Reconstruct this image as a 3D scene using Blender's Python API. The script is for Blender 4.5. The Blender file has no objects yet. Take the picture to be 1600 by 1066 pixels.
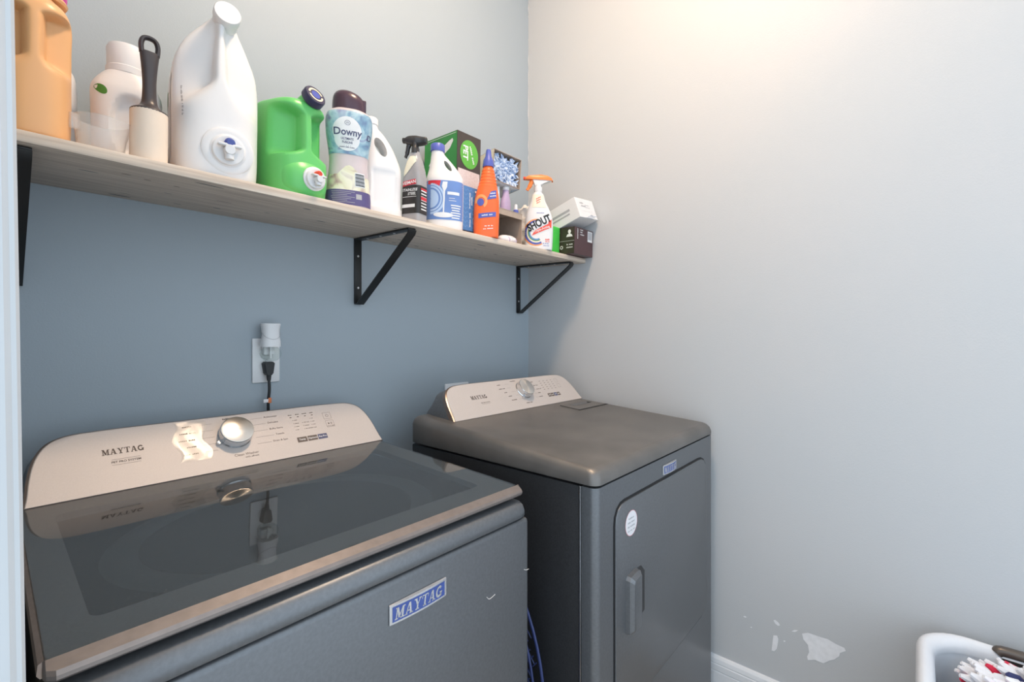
import bpy, bmesh, math, random
from mathutils import Vector, Matrix
from mathutils.bvhtree import BVHTree
random.seed(7)
R = math.radians
SC = bpy.context.scene
COL = SC.collection

# ------------------------------------------------------------------ camera
cam = bpy.data.cameras.new('camera'); cam.sensor_width = 36.0; cam.lens = 725 / 1600 * 36
cam.shift_y = -9 / 1600; cam.clip_start = 0.02
camo = bpy.data.objects.new('camera', cam); COL.objects.link(camo)
camo.location = (0, 0, 1.23); camo.rotation_euler = (R(90), 0, R(41.25 - 90)); SC.camera = camo
# ------------------------------------------------------------------ world, light, exposure
W = bpy.data.worlds.new('daylight'); SC.world = W; W.use_nodes = True
W.node_tree.nodes['Background'].inputs[0].default_value = (0.75, 0.88, 1.0, 1)
W.node_tree.nodes['Background'].inputs[1].default_value = 1.42
LAMP_POS = (0.77, 0.49, 2.98); LAMP_STRENGTH = 108.0; LAMP_COLOR = (1.0, 0.73, 0.50)
SC.view_settings.view_transform = 'Standard'; SC.view_settings.look = 'None'
SC.view_settings.exposure = 0.28; SC.view_settings.gamma = 1.0; SC.view_settings.use_curve_mapping = False

# ------------------------------------------------------------------ materials
MATS = {}
def mat(name, col, rough=0.5, metal=0.0, var=0.04, scale=30.0, bump=0.0, bscale=200.0, spec=0.5, coat=0.0,
        emit=0.0, alpha=1.0, trans=0.0, stretch=None, col2=None, detail=4.0, aniso=0.0, rvar=0.0):
    """procedural principled material: colour broken up by noise, optional noise bump"""
    if name in MATS: return MATS[name]
    m = bpy.data.materials.new(name); m.use_nodes = True; nt = m.node_tree; N = nt.nodes; L = nt.links
    b = N['Principled BSDF']
    tc = N.new('ShaderNodeTexCoord'); src = tc.outputs['Object']
    if stretch:
        mp = N.new('ShaderNodeMapping'); mp.inputs['Scale'].default_value = stretch; L.new(src, mp.inputs[0]); src = mp.outputs[0]
    nz = N.new('ShaderNodeTexNoise'); nz.inputs['Scale'].default_value = scale; nz.inputs['Detail'].default_value = detail
    L.new(src, nz.inputs['Vector'])
    rp = N.new('ShaderNodeValToRGB'); rp.color_ramp.elements[0].position = 0.3; rp.color_ramp.elements[1].position = 0.7
    c2 = col2 or tuple(min(1, c * (1 + var)) for c in col)
    c1 = col if col2 else tuple(c * (1 - var) for c in col)
    rp.color_ramp.elements[0].color = (*c1, 1); rp.color_ramp.elements[1].color = (*c2, 1)
    L.new(nz.outputs['Fac'], rp.inputs[0]); L.new(rp.outputs[0], b.inputs['Base Color'])
    b.inputs['Roughness'].default_value = rough; b.inputs['Metallic'].default_value = metal
    b.inputs['Specular IOR Level'].default_value = spec; b.inputs['Coat Weight'].default_value = coat
    b.inputs['Alpha'].default_value = alpha; b.inputs['Transmission Weight'].default_value = trans
    if rvar:
        mr = N.new('ShaderNodeMapRange'); mr.inputs['To Min'].default_value = max(0, rough - rvar); mr.inputs['To Max'].default_value = rough + rvar
        L.new(nz.outputs['Fac'], mr.inputs[0]); L.new(mr.outputs[0], b.inputs['Roughness'])
    if aniso:
        b.inputs['Anisotropic'].default_value = aniso
        tg = N.new('ShaderNodeTangent'); tg.direction_type = 'RADIAL'; tg.axis = 'Z'; L.new(tg.outputs[0], b.inputs['Tangent'])
    if emit:
        b.inputs['Emission Color'].default_value = (*col, 1); b.inputs['Emission Strength'].default_value = emit
    if bump:
        n2 = N.new('ShaderNodeTexNoise'); n2.inputs['Scale'].default_value = bscale; n2.inputs['Detail'].default_value = 3
        L.new(src, n2.inputs['Vector'])
        bp = N.new('ShaderNodeBump'); bp.inputs['Strength'].default_value = bump; bp.inputs['Distance'].default_value = 0.002
        L.new(n2.outputs['Fac'], bp.inputs['Height']); L.new(bp.outputs[0], b.inputs['Normal'])
    MATS[name] = m
    return m

def clear_mat(name, tint=(1, 1, 1), rough=0.04, diffuse=0.0, dcol=(0.9, 0.9, 0.9), ior=1.45, dust=0.0):
    """thin clear plastic or glass: fresnel gloss over tinted see-through, with speckled dust"""
    m = bpy.data.materials.new(name); m.use_nodes = True; nt = m.node_tree; N = nt.nodes; L = nt.links
    N.remove(N['Principled BSDF']); out = N['Material Output']
    tr = N.new('ShaderNodeBsdfTransparent'); tr.inputs[0].default_value = (*tint, 1)
    gl = N.new('ShaderNodeBsdfGlossy'); gl.inputs['Roughness'].default_value = rough
    df = N.new('ShaderNodeBsdfDiffuse'); df.inputs[0].default_value = (*dcol, 1)
    m1 = N.new('ShaderNodeMixShader'); L.new(tr.outputs[0], m1.inputs[1]); L.new(df.outputs[0], m1.inputs[2])
    tc = N.new('ShaderNodeTexCoord'); nz = N.new('ShaderNodeTexNoise'); nz.inputs['Scale'].default_value = 420; nz.inputs['Detail'].default_value = 6; nz.inputs['Roughness'].default_value = 0.75
    L.new(tc.outputs['Object'], nz.inputs['Vector'])
    mr = N.new('ShaderNodeMapRange'); mr.inputs['From Min'].default_value = 0.56; mr.inputs['From Max'].default_value = 0.74
    mr.inputs['To Min'].default_value = diffuse; mr.inputs['To Max'].default_value = diffuse + dust
    L.new(nz.outputs['Fac'], mr.inputs[0]); L.new(mr.outputs[0], m1.inputs[0])
    fr = N.new('ShaderNodeFresnel'); fr.inputs[0].default_value = ior
    ge = N.new('ShaderNodeNewGeometry'); iv = N.new('ShaderNodeMath'); iv.operation = 'SUBTRACT'; iv.inputs[0].default_value = 1.0; L.new(ge.outputs['Backfacing'], iv.inputs[1])
    mu = N.new('ShaderNodeMath'); mu.operation = 'MULTIPLY'; L.new(fr.outputs[0], mu.inputs[0]); L.new(iv.outputs[0], mu.inputs[1])
    m2 = N.new('ShaderNodeMixShader'); L.new(mu.outputs[0], m2.inputs[0]); L.new(m1.outputs[0], m2.inputs[1]); L.new(gl.outputs[0], m2.inputs[2])
    L.new(m2.outputs[0], out.inputs[0]); MATS[name] = m
    return m

def ramp_mat(name, stops, rough=0.4, scale=14.0, stretch=None, distort=1.5):
    """several colours swirled together by noise (printed sleeves, cloth)"""
    m = bpy.data.materials.new(name); m.use_nodes = True; nt = m.node_tree; N = nt.nodes; L = nt.links
    b = N['Principled BSDF']; tc = N.new('ShaderNodeTexCoord'); src = tc.outputs['Object']
    if stretch:
        mp = N.new('ShaderNodeMapping'); mp.inputs['Scale'].default_value = stretch; L.new(src, mp.inputs[0]); src = mp.outputs[0]
    nz = N.new('ShaderNodeTexNoise'); nz.inputs['Scale'].default_value = scale; nz.inputs['Distortion'].default_value = distort
    L.new(src, nz.inputs['Vector'])
    rp = N.new('ShaderNodeValToRGB'); el = rp.color_ramp.elements
    while len(el) < len(stops): el.new(0.5)
    for e, (p, c) in zip(el, stops): e.position = p; e.color = (*c, 1)
    L.new(nz.outputs['Fac'], rp.inputs[0]); L.new(rp.outputs[0], b.inputs['Base Color']); b.inputs['Roughness'].default_value = rough
    MATS[name] = m
    return m

# ------------------------------------------------------------------ object helpers
def prop(o, label=None, cat=None, group=None, kind=None):
    if label: o['label'] = label
    if cat: o['category'] = cat
    if group: o['group'] = group
    if kind: o['kind'] = kind
    return o
def thing(name, label, cat, loc=(0, 0, 0), rot=(0, 0, 0), group=None):
    o = bpy.data.objects.new(name, None); o.empty_display_size = 0.05; COL.objects.link(o)
    o.location = loc; o.rotation_euler = rot
    return prop(o, label, cat, group)
BV = {}
def mk(name, bm, m, parent=None, smooth=True, key=None, loc=None, rot=None, angle=40, keepn=False):
    if not keepn: bmesh.ops.recalc_face_normals(bm, faces=bm.faces[:])
    if key: BV[key] = BVHTree.FromBMesh(bm)
    me = bpy.data.meshes.new(name)
    if smooth:
        for f in bm.faces: f.smooth = True
        for e in bm.edges:
            if len(e.link_faces) == 2 and e.calc_face_angle(0) > R(angle): e.smooth = False
    bm.to_mesh(me); bm.free()
    if m: me.materials.append(MATS[m] if isinstance(m, str) else m)
    o = bpy.data.objects.new(name, me); COL.objects.link(o)
    if parent: o.parent = parent
    if loc: o.location = loc
    if rot: o.rotation_euler = rot
    return o
def join(*bms):
    a = bms[0]
    for b in bms[1:]:
        me = bpy.data.meshes.new('tmp'); b.to_mesh(me); b.free(); a.from_mesh(me); bpy.data.meshes.remove(me)
    return a
def xf(bm, M): bmesh.ops.transform(bm, matrix=M, verts=bm.verts[:]); return bm
def T(x, y, z): return Matrix.Translation((x, y, z))
def RX(a): return Matrix.Rotation(R(a), 4, 'X')
def RY(a): return Matrix.Rotation(R(a), 4, 'Y')
def RZ(a): return Matrix.Rotation(R(a), 4, 'Z')
def box(x0, x1, y0, y1, z0, z1, r=0.0, seg=2):
    bm = bmesh.new(); bmesh.ops.create_cube(bm, size=1)
    xf(bm, T((x0 + x1) / 2, (y0 + y1) / 2, (z0 + z1) / 2) @ Matrix.Diagonal((x1 - x0, y1 - y0, z1 - z0, 1)))
    if r: bmesh.ops.bevel(bm, geom=bm.edges[:], offset=r, segments=seg, profile=0.5, affect='EDGES')
    return bm
def loft(rings, cap0=True, cap1=True, closed=True):
    bm = bmesh.new(); V = [[bm.verts.new(p) for p in r] for r in rings]; n = len(V[0])
    for a, b in zip(V, V[1:]):
        for i in range(n if closed else n - 1):
            j = (i + 1) % n
            try: bm.faces.new((a[i], a[j], b[j], b[i]))
            except ValueError: pass
    if cap0: bm.faces.new(V[0][::-1])
    if cap1: bm.faces.new(V[-1])
    return bm
def lathe(prof, seg=40, cap0=True, cap1=True):
    return loft([[(r * math.cos(2 * math.pi * i / seg), r * math.sin(2 * math.pi * i / seg), z) for i in range(seg)] for r, z in prof], cap0, cap1)
def sring(z, xc, yc, a, b, n=2.6, seg=64):
    out = []
    for i in range(seg):
        t = 2 * math.pi * i / seg; c, s = math.cos(t), math.sin(t)
        out.append((xc + a * math.copysign(abs(c) ** (2 / n), c), yc + b * math.copysign(abs(s) ** (2 / n), s), z))
    return out
def cat(p0, p1, p2, p3, t):
    return 0.5 * ((2 * p1) + (-p0 + p2) * t + (2 * p0 - 5 * p1 + 4 * p2 - p3) * t * t + (-p0 + 3 * p1 - 3 * p2 + p3) * t ** 3)
def interp(keys, k=5):
    out = []
    for i in range(len(keys) - 1):
        P = [keys[max(0, i - 1)], keys[i], keys[i + 1], keys[min(len(keys) - 1, i + 2)]]
        for s in range(k): out.append(tuple(cat(P[0][j], P[1][j], P[2][j], P[3][j], s / k) for j in range(len(keys[0]))))
    out.append(tuple(keys[-1]))
    return out
def body(keys, k=5, seg=64, fn=None):
    """keys: (z, xc, yc, half x, half y, squareness) - smooth bottle body"""
    rings = [sring(*q, seg=seg) for q in interp(keys, k)]
    if fn: rings = [[fn(Vector(p)) for p in r] for r in rings]
    return loft(rings)
def tube(path, rad, seg=10, closed=False, flat=None):
    P = [Vector(p) for p in path]; n = len(P); rings = []; up = None
    for i, p in enumerate(P):
        d = (P[(i + 1) % n] - P[i - 1]) if closed else (P[min(i + 1, n - 1)] - P[max(i - 1, 0)])
        d.normalize()
        if up is None: up = Vector((0, 0, 1)) if abs(d.z) < 0.9 else Vector((0, 1, 0))
        s = d.cross(up)
        if s.length < 1e-6: s = d.orthogonal()
        s.normalize(); u = s.cross(d).normalized(); up = u
        r = rad[i] if isinstance(rad, (list, tuple)) else rad
        fl = flat or 1.0
        rings.append([p + s * (r * math.cos(2 * math.pi * j / seg)) + u * (r * fl * math.sin(2 * math.pi * j / seg)) for j in range(seg)])
    if closed: return loft(rings + [rings[0]], False, False)
    return loft(rings)
def spline(pts, k=8, closed=False):
    P = [tuple(p) for p in pts]
    if not closed: return [Vector(q) for q in interp(P, k)]
    out = []; n = len(P)
    for i in range(n):
        Q = [P[(i + j - 1) % n] for j in range(4)]
        for s in range(k): out.append(Vector(cat(Q[0][j], Q[1][j], Q[2][j], Q[3][j], s / k) for j in range(len(P[0]))))
    return out
def prism(poly, d, M=None, bev=0.0):
    """poly in XZ, extruded along +Y by d"""
    bm = loft([[(x, 0, z) for x, z in poly], [(x, d, z) for x, z in poly]])
    if bev: bmesh.ops.bevel(bm, geom=[e for e in bm.edges if abs(e.verts[0].co.y - e.verts[1].co.y) < 1e-7], offset=bev, segments=2, profile=0.5, affect='EDGES')
    return xf(bm, M) if M else bm
def smooth01(a, b, x):
    t = max(0.0, min(1.0, (x - a) / (b - a))); return t * t * (3 - 2 * t)

# ---- flat print: 2-D shapes laid on a plane or wrapped onto a surface
def s_rect(w, h, nx=1, ny=1, cx=0, cy=0):
    v = [(cx + w * (i / nx - 0.5), cy + h * (j / ny - 0.5)) for j in range(ny + 1) for i in range(nx + 1)]
    return v, [(j * (nx + 1) + i, j * (nx + 1) + i + 1, (j + 1) * (nx + 1) + i + 1, (j + 1) * (nx + 1) + i) for j in range(ny) for i in range(nx)]
def s_disc(a, b, rings=4, seg=32, cx=0, cy=0, r0=0.0, t0=0, t1=360):
    v = []; f = []; full = abs(t1 - t0) >= 360; n = seg if full else seg + 1
    for k in range(rings + 1):
        q = r0 + (1 - r0) * k / rings; q = max(q, 0.001)
        for i in range(n):
            t = R(t0 + (t1 - t0) * i / seg); v.append((cx + a * q * math.cos(t), cy + b * q * math.sin(t)))
    for k in range(rings):
        for i in range(seg):
            j = (i + 1) % n; f.append((k * n + i, k * n + j, (k + 1) * n + j, (k + 1) * n + i))
    return v, f
def s_poly(pts): return list(pts), [tuple(range(len(pts)))]
def s_text(s, size, ax='CENTER', bold=0.0, shear=0.0, cx=0, cy=0, rot=0, sx=1.0):
    cu = bpy.data.curves.new('t', 'FONT'); cu.body = s; cu.size = size; cu.align_x = ax; cu.align_y = 'CENTER'
    cu.offset = bold * size; cu.shear = shear; cu.resolution_u = 3
    o = bpy.data.objects.new('t', cu); me = bpy.data.meshes.new_from_object(o)
    c, q = math.cos(R(rot)), math.sin(R(rot))
    v = [(cx + c * p.co.x * sx - q * p.co.y, cy + q * p.co.x * sx + c * p.co.y) for p in me.vertices]; f = [tuple(p.vertices) for p in me.polygons]
    bpy.data.objects.remove(o); bpy.data.curves.remove(cu); bpy.data.meshes.remove(me)
    return v, f
def s_lines(s, size, ax='CENTER', bold=0.0, shear=0.0, cx=0, cy=0, rot=0, sx=1.0):
    """print too small to read in the photograph: word-shaped rows of short strokes instead of letters"""
    V, F = [], []; x = 0.0; h = size * .5
    for ch in s:
        w = size * .46
        if ch != ' ':
            n = len(V); hh = h * (1 if (ord(ch) % 3) else .78); V += [(x, -h / 2), (x + w * .72, -h / 2), (x + w * .72, -h / 2 + hh), (x, -h / 2 + hh)]; F.append((n, n + 1, n + 2, n + 3))
        x += w
    o = 0 if ax == 'LEFT' else x / 2; c, q = math.cos(R(rot)), math.sin(R(rot))
    return [(cx + c * (a - o) - q * b, cy + q * (a - o) + c * b) for a, b in V], F
def s_join(*sh):
    v, f = [], []
    for a, b in sh:
        n = len(v); v += list(a); f += [tuple(i + n for i in q) for q in b]
    return v, f
def s_xf(sh, cx=0, cy=0, k=1.0, rot=0, shear=0.0):
    c, q = math.cos(R(rot)), math.sin(R(rot))
    return [(cx + k * (c * (x + shear * y) - q * y), cy + k * (q * (x + shear * y) + c * y)) for x, y in sh[0]], sh[1]
def slab(h, x0=0.0):
    """slab-serif capitals M A Y T A G, unit height scaled to h, centred"""
    def q(x0, y0, x1, y1): return [(x0, y0), (x1, y0), (x1, y1), (x0, y1)]
    def dg(xa, ya, xb, yb, w): return [(xa, ya), (xa + w, ya), (xb + w, yb), (xb, yb)]
    G = {'M': (1.2, [q(.12, 0, .24, 1), q(.84, 0, 1.06, 1), dg(.12, 1, .46, .08, .24), dg(.84, 1, .5, .08, .12), q(0, 0, .38, .1), q(.7, 0, 1.2, .1), q(0, .9, .3, 1), q(.9, .9, 1.2, 1)]),
         'A': (1.08, [dg(.1, 0, .42, 1, .12), dg(.7, 0, .42, 1, .24), q(.25, .28, .74, .37), q(0, 0, .34, .1), q(.6, 0, 1.08, .1)]),
         'Y': (1.04, [dg(.1, 1, .42, .42, .24), dg(.8, 1, .5, .42, .12), q(.42, 0, .64, .46), q(0, .9, .42, 1), q(.66, .9, 1.04, 1), q(.26, 0, .8, .1)]),
         'T': (.98, [q(.38, 0, .6, 1), q(.02, .9, .96, 1), q(.02, .68, .1, 1), q(.88, .68, .96, 1), q(.24, 0, .74, .1)])}
    V, F = [], []; x = 0.0
    for ch in 'MAYTAG':
        if ch == 'G':
            a = s_join(s_disc(.5, .52, 1, 20, .5, .5, .56, 40, 330), s_rect(.2, .4, 1, 1, .86, .22), s_rect(.44, .1, 1, 1, .82, .42)); w = 1.1
        else:
            w, ps = G[ch]; a = s_join(*[s_poly(p) for p in ps])
        n = len(V); V += [(vx + x, vy) for vx, vy in a[0]]; F += [tuple(i + n for i in f) for f in a[1]]; x += w + .06
    return [((vx - x / 2) * h * .78 + x0, (vy - .5) * h) for vx, vy in V], F
def lay(name, sh, m, parent, o, u, v, off=0.0005, key=None, wrap=0.0):
    """put a 2-D shape on the plane o,u,v of its parent, or press it onto the surface stored under key
    (wrap = radius: bend it round the upright axis of the thing instead of projecting straight)"""
    o, u, v = Vector(o), Vector(u).normalized(), Vector(v).normalized(); n = u.cross(v); bm = bmesh.new()
    P = [bm.verts.new((x, y, 0)) for x, y in sh[0]]
    for f in sh[1]:
        try: bm.faces.new([P[i] for i in f])
        except ValueError: pass
    bm.normal_update()
    bmesh.ops.reverse_faces(bm, faces=[f for f in bm.faces if f.normal.z < 0])
    if key:
        bmesh.ops.triangulate(bm, faces=bm.faces[:])
        for _ in range(5):
            lg = [e for e in bm.edges if e.calc_length() > 0.006]
            if not lg: break
            bmesh.ops.subdivide_edges(bm, edges=lg, cuts=1); bmesh.ops.triangulate(bm, faces=[f for f in bm.faces if len(f.verts) > 3])
    dead = []
    for w in bm.verts:
        x, y = w.co.x, w.co.y
        if key and wrap:
            a = x / wrap; d = -n * math.cos(a) - u * math.sin(a); c = v * (o.dot(v) + y); h = BV[key].ray_cast(c - d * 0.3, d, 0.4)
        elif key:
            d = -n; p = o + u * x + v * y; h = BV[key].ray_cast(p + n * 0.15, d, 0.4)
        else: h = (o + u * x + v * y, n); d = -n
        if h[0] is None: dead.append(w); continue
        w.co = h[0] - d * off
    bmesh.ops.delete(bm, geom=dead, context='VERTS')
    me = bpy.data.meshes.new(name)
    for f in bm.faces: f.smooth = True
    bm.to_mesh(me); bm.free(); me.materials.append(MATS[m]); ob = bpy.data.objects.new(name, me); COL.objects.link(ob); ob.parent = parent
    return ob

# ------------------------------------------------------------------ palette
def wall_mat(name, ca, cb):
    m = mat(name, ca, 0.55, var=0.0, scale=2.2, bump=0.12, bscale=260, spec=0.35, col2=cb, detail=3)
    return m
wall_mat('paint_blue', (0.375, 0.43, 0.475), (0.39, 0.444, 0.488))
wall_mat('paint_grey', (0.548, 0.568, 0.585), (0.572, 0.578, 0.588))
mat('casing_white_dimmed', (0.55, 0.56, 0.57), 0.4, var=0.015, scale=8)  # white trim greyed for the casing: dimmer doorway light put into the colour
mat('lid_frame_paint', (0.30, 0.30, 0.29), 0.5, var=0.12, scale=300)
mat('trim_white', (0.78, 0.80, 0.83), 0.35, var=0.015, scale=8)
mat('ceiling_paint', (0.8, 0.79, 0.77), 0.7, var=0.02, bump=0.1)
mat('floor_vinyl', (0.42, 0.38, 0.33), 0.4, var=0.12, scale=6, stretch=(1, 8, 1))
mat('plaster', (0.86, 0.86, 0.88), 0.6, var=0.05, scale=60)
mat('caulk', (0.66, 0.66, 0.66), 0.6, var=0.04)
mat('lamp_glass', (1, 0.95, 0.9), 0.3, var=0.0); mat('lamp_base', (0.75, 0.74, 0.72), 0.4)
mat('slate', (0.17, 0.178, 0.19), 0.4, metal=0.6, var=0.08, scale=180, bump=0.03, bscale=1500, spec=0.6, rvar=0.05)
mat('slate_top', (0.185, 0.175, 0.166), 0.42, metal=0.55, var=0.16, scale=9, bump=0.03, bscale=1500, spec=0.6, rvar=0.08)
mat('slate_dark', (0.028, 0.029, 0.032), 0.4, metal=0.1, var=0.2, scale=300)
mat('gap_black', (0.008, 0.008, 0.009), 0.6)
mat('champagne', (0.57, 0.52, 0.495), 0.5, metal=0.12, var=0.03, scale=500, spec=0.5)
mat('bronze', (0.30, 0.235, 0.20), 0.28, metal=0.85, var=0.08, scale=80)
mat('lid_trim', (0.26, 0.225, 0.21), 0.32, metal=0.55, var=0.08, scale=60)
mat('chrome', (0.72, 0.73, 0.75), 0.14, metal=1.0, var=0.02)
mat('brushed', (0.78, 0.75, 0.71), 0.3, metal=1.0, var=0.02, aniso=0.85)
mat('print_dark', (0.07, 0.05, 0.045), 0.5); mat('print_brown', (0.13, 0.10, 0.085), 0.5); mat('print_navy', (0.075, 0.085, 0.17), 0.5)
mat('print_white', (0.82, 0.82, 0.82), 0.5); mat('print_black', (0.015, 0.015, 0.016), 0.45); mat('print_grey', (0.42, 0.42, 0.44), 0.5)
mat('badge_blue', (0.06, 0.10, 0.33), 0.3); mat('badge_silver', (0.72, 0.73, 0.76), 0.25, metal=0.7)
mat('pine', (0.52, 0.42, 0.34), 0.6, scale=4, col2=(0.80, 0.69, 0.58), stretch=(1.0, 34, 34), bump=0.05, bscale=40)
mat('black_steel', (0.012, 0.013, 0.014), 0.42, var=0.1); mat('screw', (0.6, 0.6, 0.62), 0.3, metal=0.9)
mat('white_plastic', (0.80, 0.80, 0.81), 0.33, var=0.015, scale=10); mat('white_hdpe', (0.80, 0.795, 0.80), 0.38, var=0.02, scale=6)
mat('cream_roll', (0.80, 0.69, 0.58), 0.65, var=0.02); mat('dark_handle', (0.045, 0.037, 0.04), 0.35, var=0.1)
mat('tan_hdpe', (0.80, 0.44, 0.20), 0.36, var=0.02, scale=8); mat('magenta', (0.62, 0.06, 0.36), 0.35)
mat('green_hdpe', (0.135, 0.56, 0.15), 0.34, var=0.04, scale=7); mat('navy_cap', (0.03, 0.028, 0.075), 0.35); mat('cap_blue', (0.06, 0.09, 0.42), 0.35)
mat('cap_cream', (0.75, 0.71, 0.55), 0.4); mat('red_button', (0.75, 0.07, 0.03), 0.35); mat('blue_button', (0.06, 0.09, 0.34), 0.35)
mat('plum_cap', (0.06, 0.03, 0.05), 0.25); mat('label_white', (0.78, 0.80, 0.83), 0.4); mat('label_cream', (0.80, 0.77, 0.62), 0.4)
mat('label_red', (0.66, 0.03, 0.05), 0.4); mat('label_blue', (0.15, 0.27, 0.60), 0.4, var=0.1, scale=12); mat('label_sky', (0.45, 0.60, 0.83), 0.4)
mat('label_black', (0.025, 0.022, 0.022), 0.4); mat('label_purple', (0.10, 0.08, 0.22), 0.4)
mat('orange_hdpe', (0.90, 0.15, 0.03), 0.33, var=0.03); mat('orange_trigger', (0.92, 0.24, 0.05), 0.35); mat('label_orange', (0.88, 0.36, 0.12), 0.4)
mat('label_red2', (0.80, 0.09, 0.06), 0.4); mat('royal', (0.09, 0.12, 0.45), 0.35)
mat('box_green', (0.035, 0.27, 0.055), 0.45, var=0.15, scale=12); mat('box_dark', (0.06, 0.045, 0.04), 0.45); mat('box_lime', (0.12, 0.45, 0.06), 0.45)
mat('box_pink', (0.66, 0.54, 0.53), 0.6, scale=160, col2=(0.78, 0.68, 0.66)); mat('box_blue', (0.085, 0.23, 0.50), 0.45, var=0.06, scale=20)
mat('box_wave', (0.13, 0.30, 0.58), 0.45); mat('cardboard', (0.40, 0.32, 0.26), 0.8, var=0.08, scale=40); mat('cardboard_in', (0.30, 0.235, 0.19), 0.85, var=0.08, scale=40)
mat('maroon', (0.075, 0.035, 0.04), 0.4, var=0.08); mat('maroon_green', (0.045, 0.038, 0.028), 0.4, var=0.25, scale=20); mat('carton_white', (0.80, 0.79, 0.79), 0.5, var=0.015)
mat('lime_box', (0.06, 0.55, 0.07), 0.4); mat('lavender', (0.50, 0.38, 0.56), 0.25, var=0.06); mat('cloth_white', (0.74, 0.71, 0.68), 0.85, var=0.05, bump=0.3, bscale=120)
ramp_mat('duster_blue', [(0.3, (0.16, 0.26, 0.48)), (0.5, (0.42, 0.54, 0.75)), (0.7, (0.80, 0.85, 0.93))], 0.9, 45)
ramp_mat('wipes_print', [(0.3, (0.85, 0.82, 0.84)), (0.55, (0.85, 0.82, 0.84)), (0.62, (0.45, 0.28, 0.52)), (0.75, (0.85, 0.8, 0.82))], 0.5, 30)
ramp_mat('pack_print', [(0.3, (0.8, 0.84, 0.88)), (0.5, (0.75, 0.80, 0.84)), (0.65, (0.25, 0.45, 0.65)), (0.8, (0.85, 0.85, 0.85))], 0.45, 22)
ramp_mat('watercolour', [(0.28, (0.10, 0.12, 0.30)), (0.42, (0.20, 0.36, 0.50)), (0.55, (0.40, 0.58, 0.66)), (0.7, (0.22, 0.20, 0.42))], 0.35, 20)
ramp_mat('fruit_print', [(0.3, (0.34, 0.18, 0.22)), (0.45, (0.72, 0.70, 0.52)), (0.6, (0.80, 0.79, 0.66)), (0.75, (0.33, 0.22, 0.30))], 0.35, 16)
mat('pearl', (0.62, 0.54, 0.56), 0.3, var=0.05); mat('hamper_blue', (0.02, 0.035, 0.13), 0.5); mat('hamper_rim', (0.025, 0.04, 0.14), 0.4)
mat('basket_white', (0.76, 0.78, 0.82), 0.38, var=0.015); mat('basket_handle', (0.12, 0.10, 0.085), 0.3, metal=0.3); mat('navy_cloth', (0.03, 0.04, 0.09), 0.85); mat('slate_cloth', (0.13, 0.14, 0.19), 0.9, bump=0.3)
mat('fringe_white', (0.84, 0.84, 0.87), 0.9, var=0.05); mat('fringe_red', (0.70, 0.03, 0.08), 0.9); mat('fringe_navy', (0.04, 0.05, 0.16), 0.9)
mat('rubber', (0.02, 0.021, 0.023), 0.5); mat('tag_orange', (0.75, 0.22, 0.08), 0.5); mat('sticker', (0.80, 0.78, 0.80), 0.45); mat('sticker_pink', (0.75, 0.35, 0.38), 0.5)
mat('smoke_trigger', (0.035, 0.034, 0.036), 0.25); mat('grey_liquid', (0.36, 0.35, 0.36), 0.18, var=0.05); mat('leaf_green', (0.07, 0.25, 0.04), 0.5); mat('tub_grey', (0.11, 0.125, 0.13), 0.45, metal=0.3)
mat('lint', (0.7, 0.68, 0.66), 0.9); mat('film', (0.86, 0.84, 0.80), 0.12)
clear_mat('clear_plastic', (0.97, 0.97, 0.97), 0.1, 0.2, (0.9, 0.88, 0.86), 1.4); clear_mat('bulb_glass', (0.93, 0.96, 0.95), 0.03, 0.02)
clear_mat('lid_glass', (0.62, 0.65, 0.67), 0.02, 0.035, (0.55, 0.57, 0.57), 1.85, 0.45); clear_mat('clear_film', (0.95, 0.95, 0.94), 0.24, 0.06, (0.85, 0.83, 0.8), 1.6)

# ================================================================== SETTING
XR, YB, CEIL = 1.64, 1.339, 3.0
prop(mk('floor', box(-0.9, XR, -1.3, YB, -0.05, 0), 'floor_vinyl', smooth=False), 'floor of the laundry room', kind='structure')
prop(mk('ceiling', box(-0.02, XR, -1.0, YB, CEIL, CEIL + 0.05), 'ceiling_paint', smooth=False), 'white ceiling', kind='structure')
wb = prop(mk('wall_back', box(-0.12, XR + 0.1, YB, YB + 0.1, 0, CEIL), 'paint_blue', smooth=False), 'blue-grey painted back wall behind the shelf', kind='structure')
wr = prop(mk('wall_right', box(XR, XR + 0.1, -1.3, YB, 0, CEIL), 'paint_grey', smooth=False), 'pale grey wall with peeled paint near the baseboard', kind='structure')
prop(mk('wall_left', box(-0.12, 0.0, 0.475, YB, 0, CEIL), 'paint_blue', smooth=False), 'left wall beside the door opening', kind='structure')
# ragged paint edge lapping the corner
bm = bmesh.new(); z = 1.55; va = []
while z < CEIL:
    va.append((0.001 + 0.007 * random.random() * random.random() + 0.002 * math.sin(z * 9), z)); z += 0.008 + 0.03 * random.random()
a = [bm.verts.new((XR - 0.0002, YB - 0.0015, z)) for w, z in va]; b = [bm.verts.new((XR - w, YB - 0.0015, z)) for w, z in va]
for i in range(len(va) - 1): bm.faces.new((a[i], a[i + 1], b[i + 1], b[i]))
mk('paint_edge', bm, 'caulk', wb, smooth=False)
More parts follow.
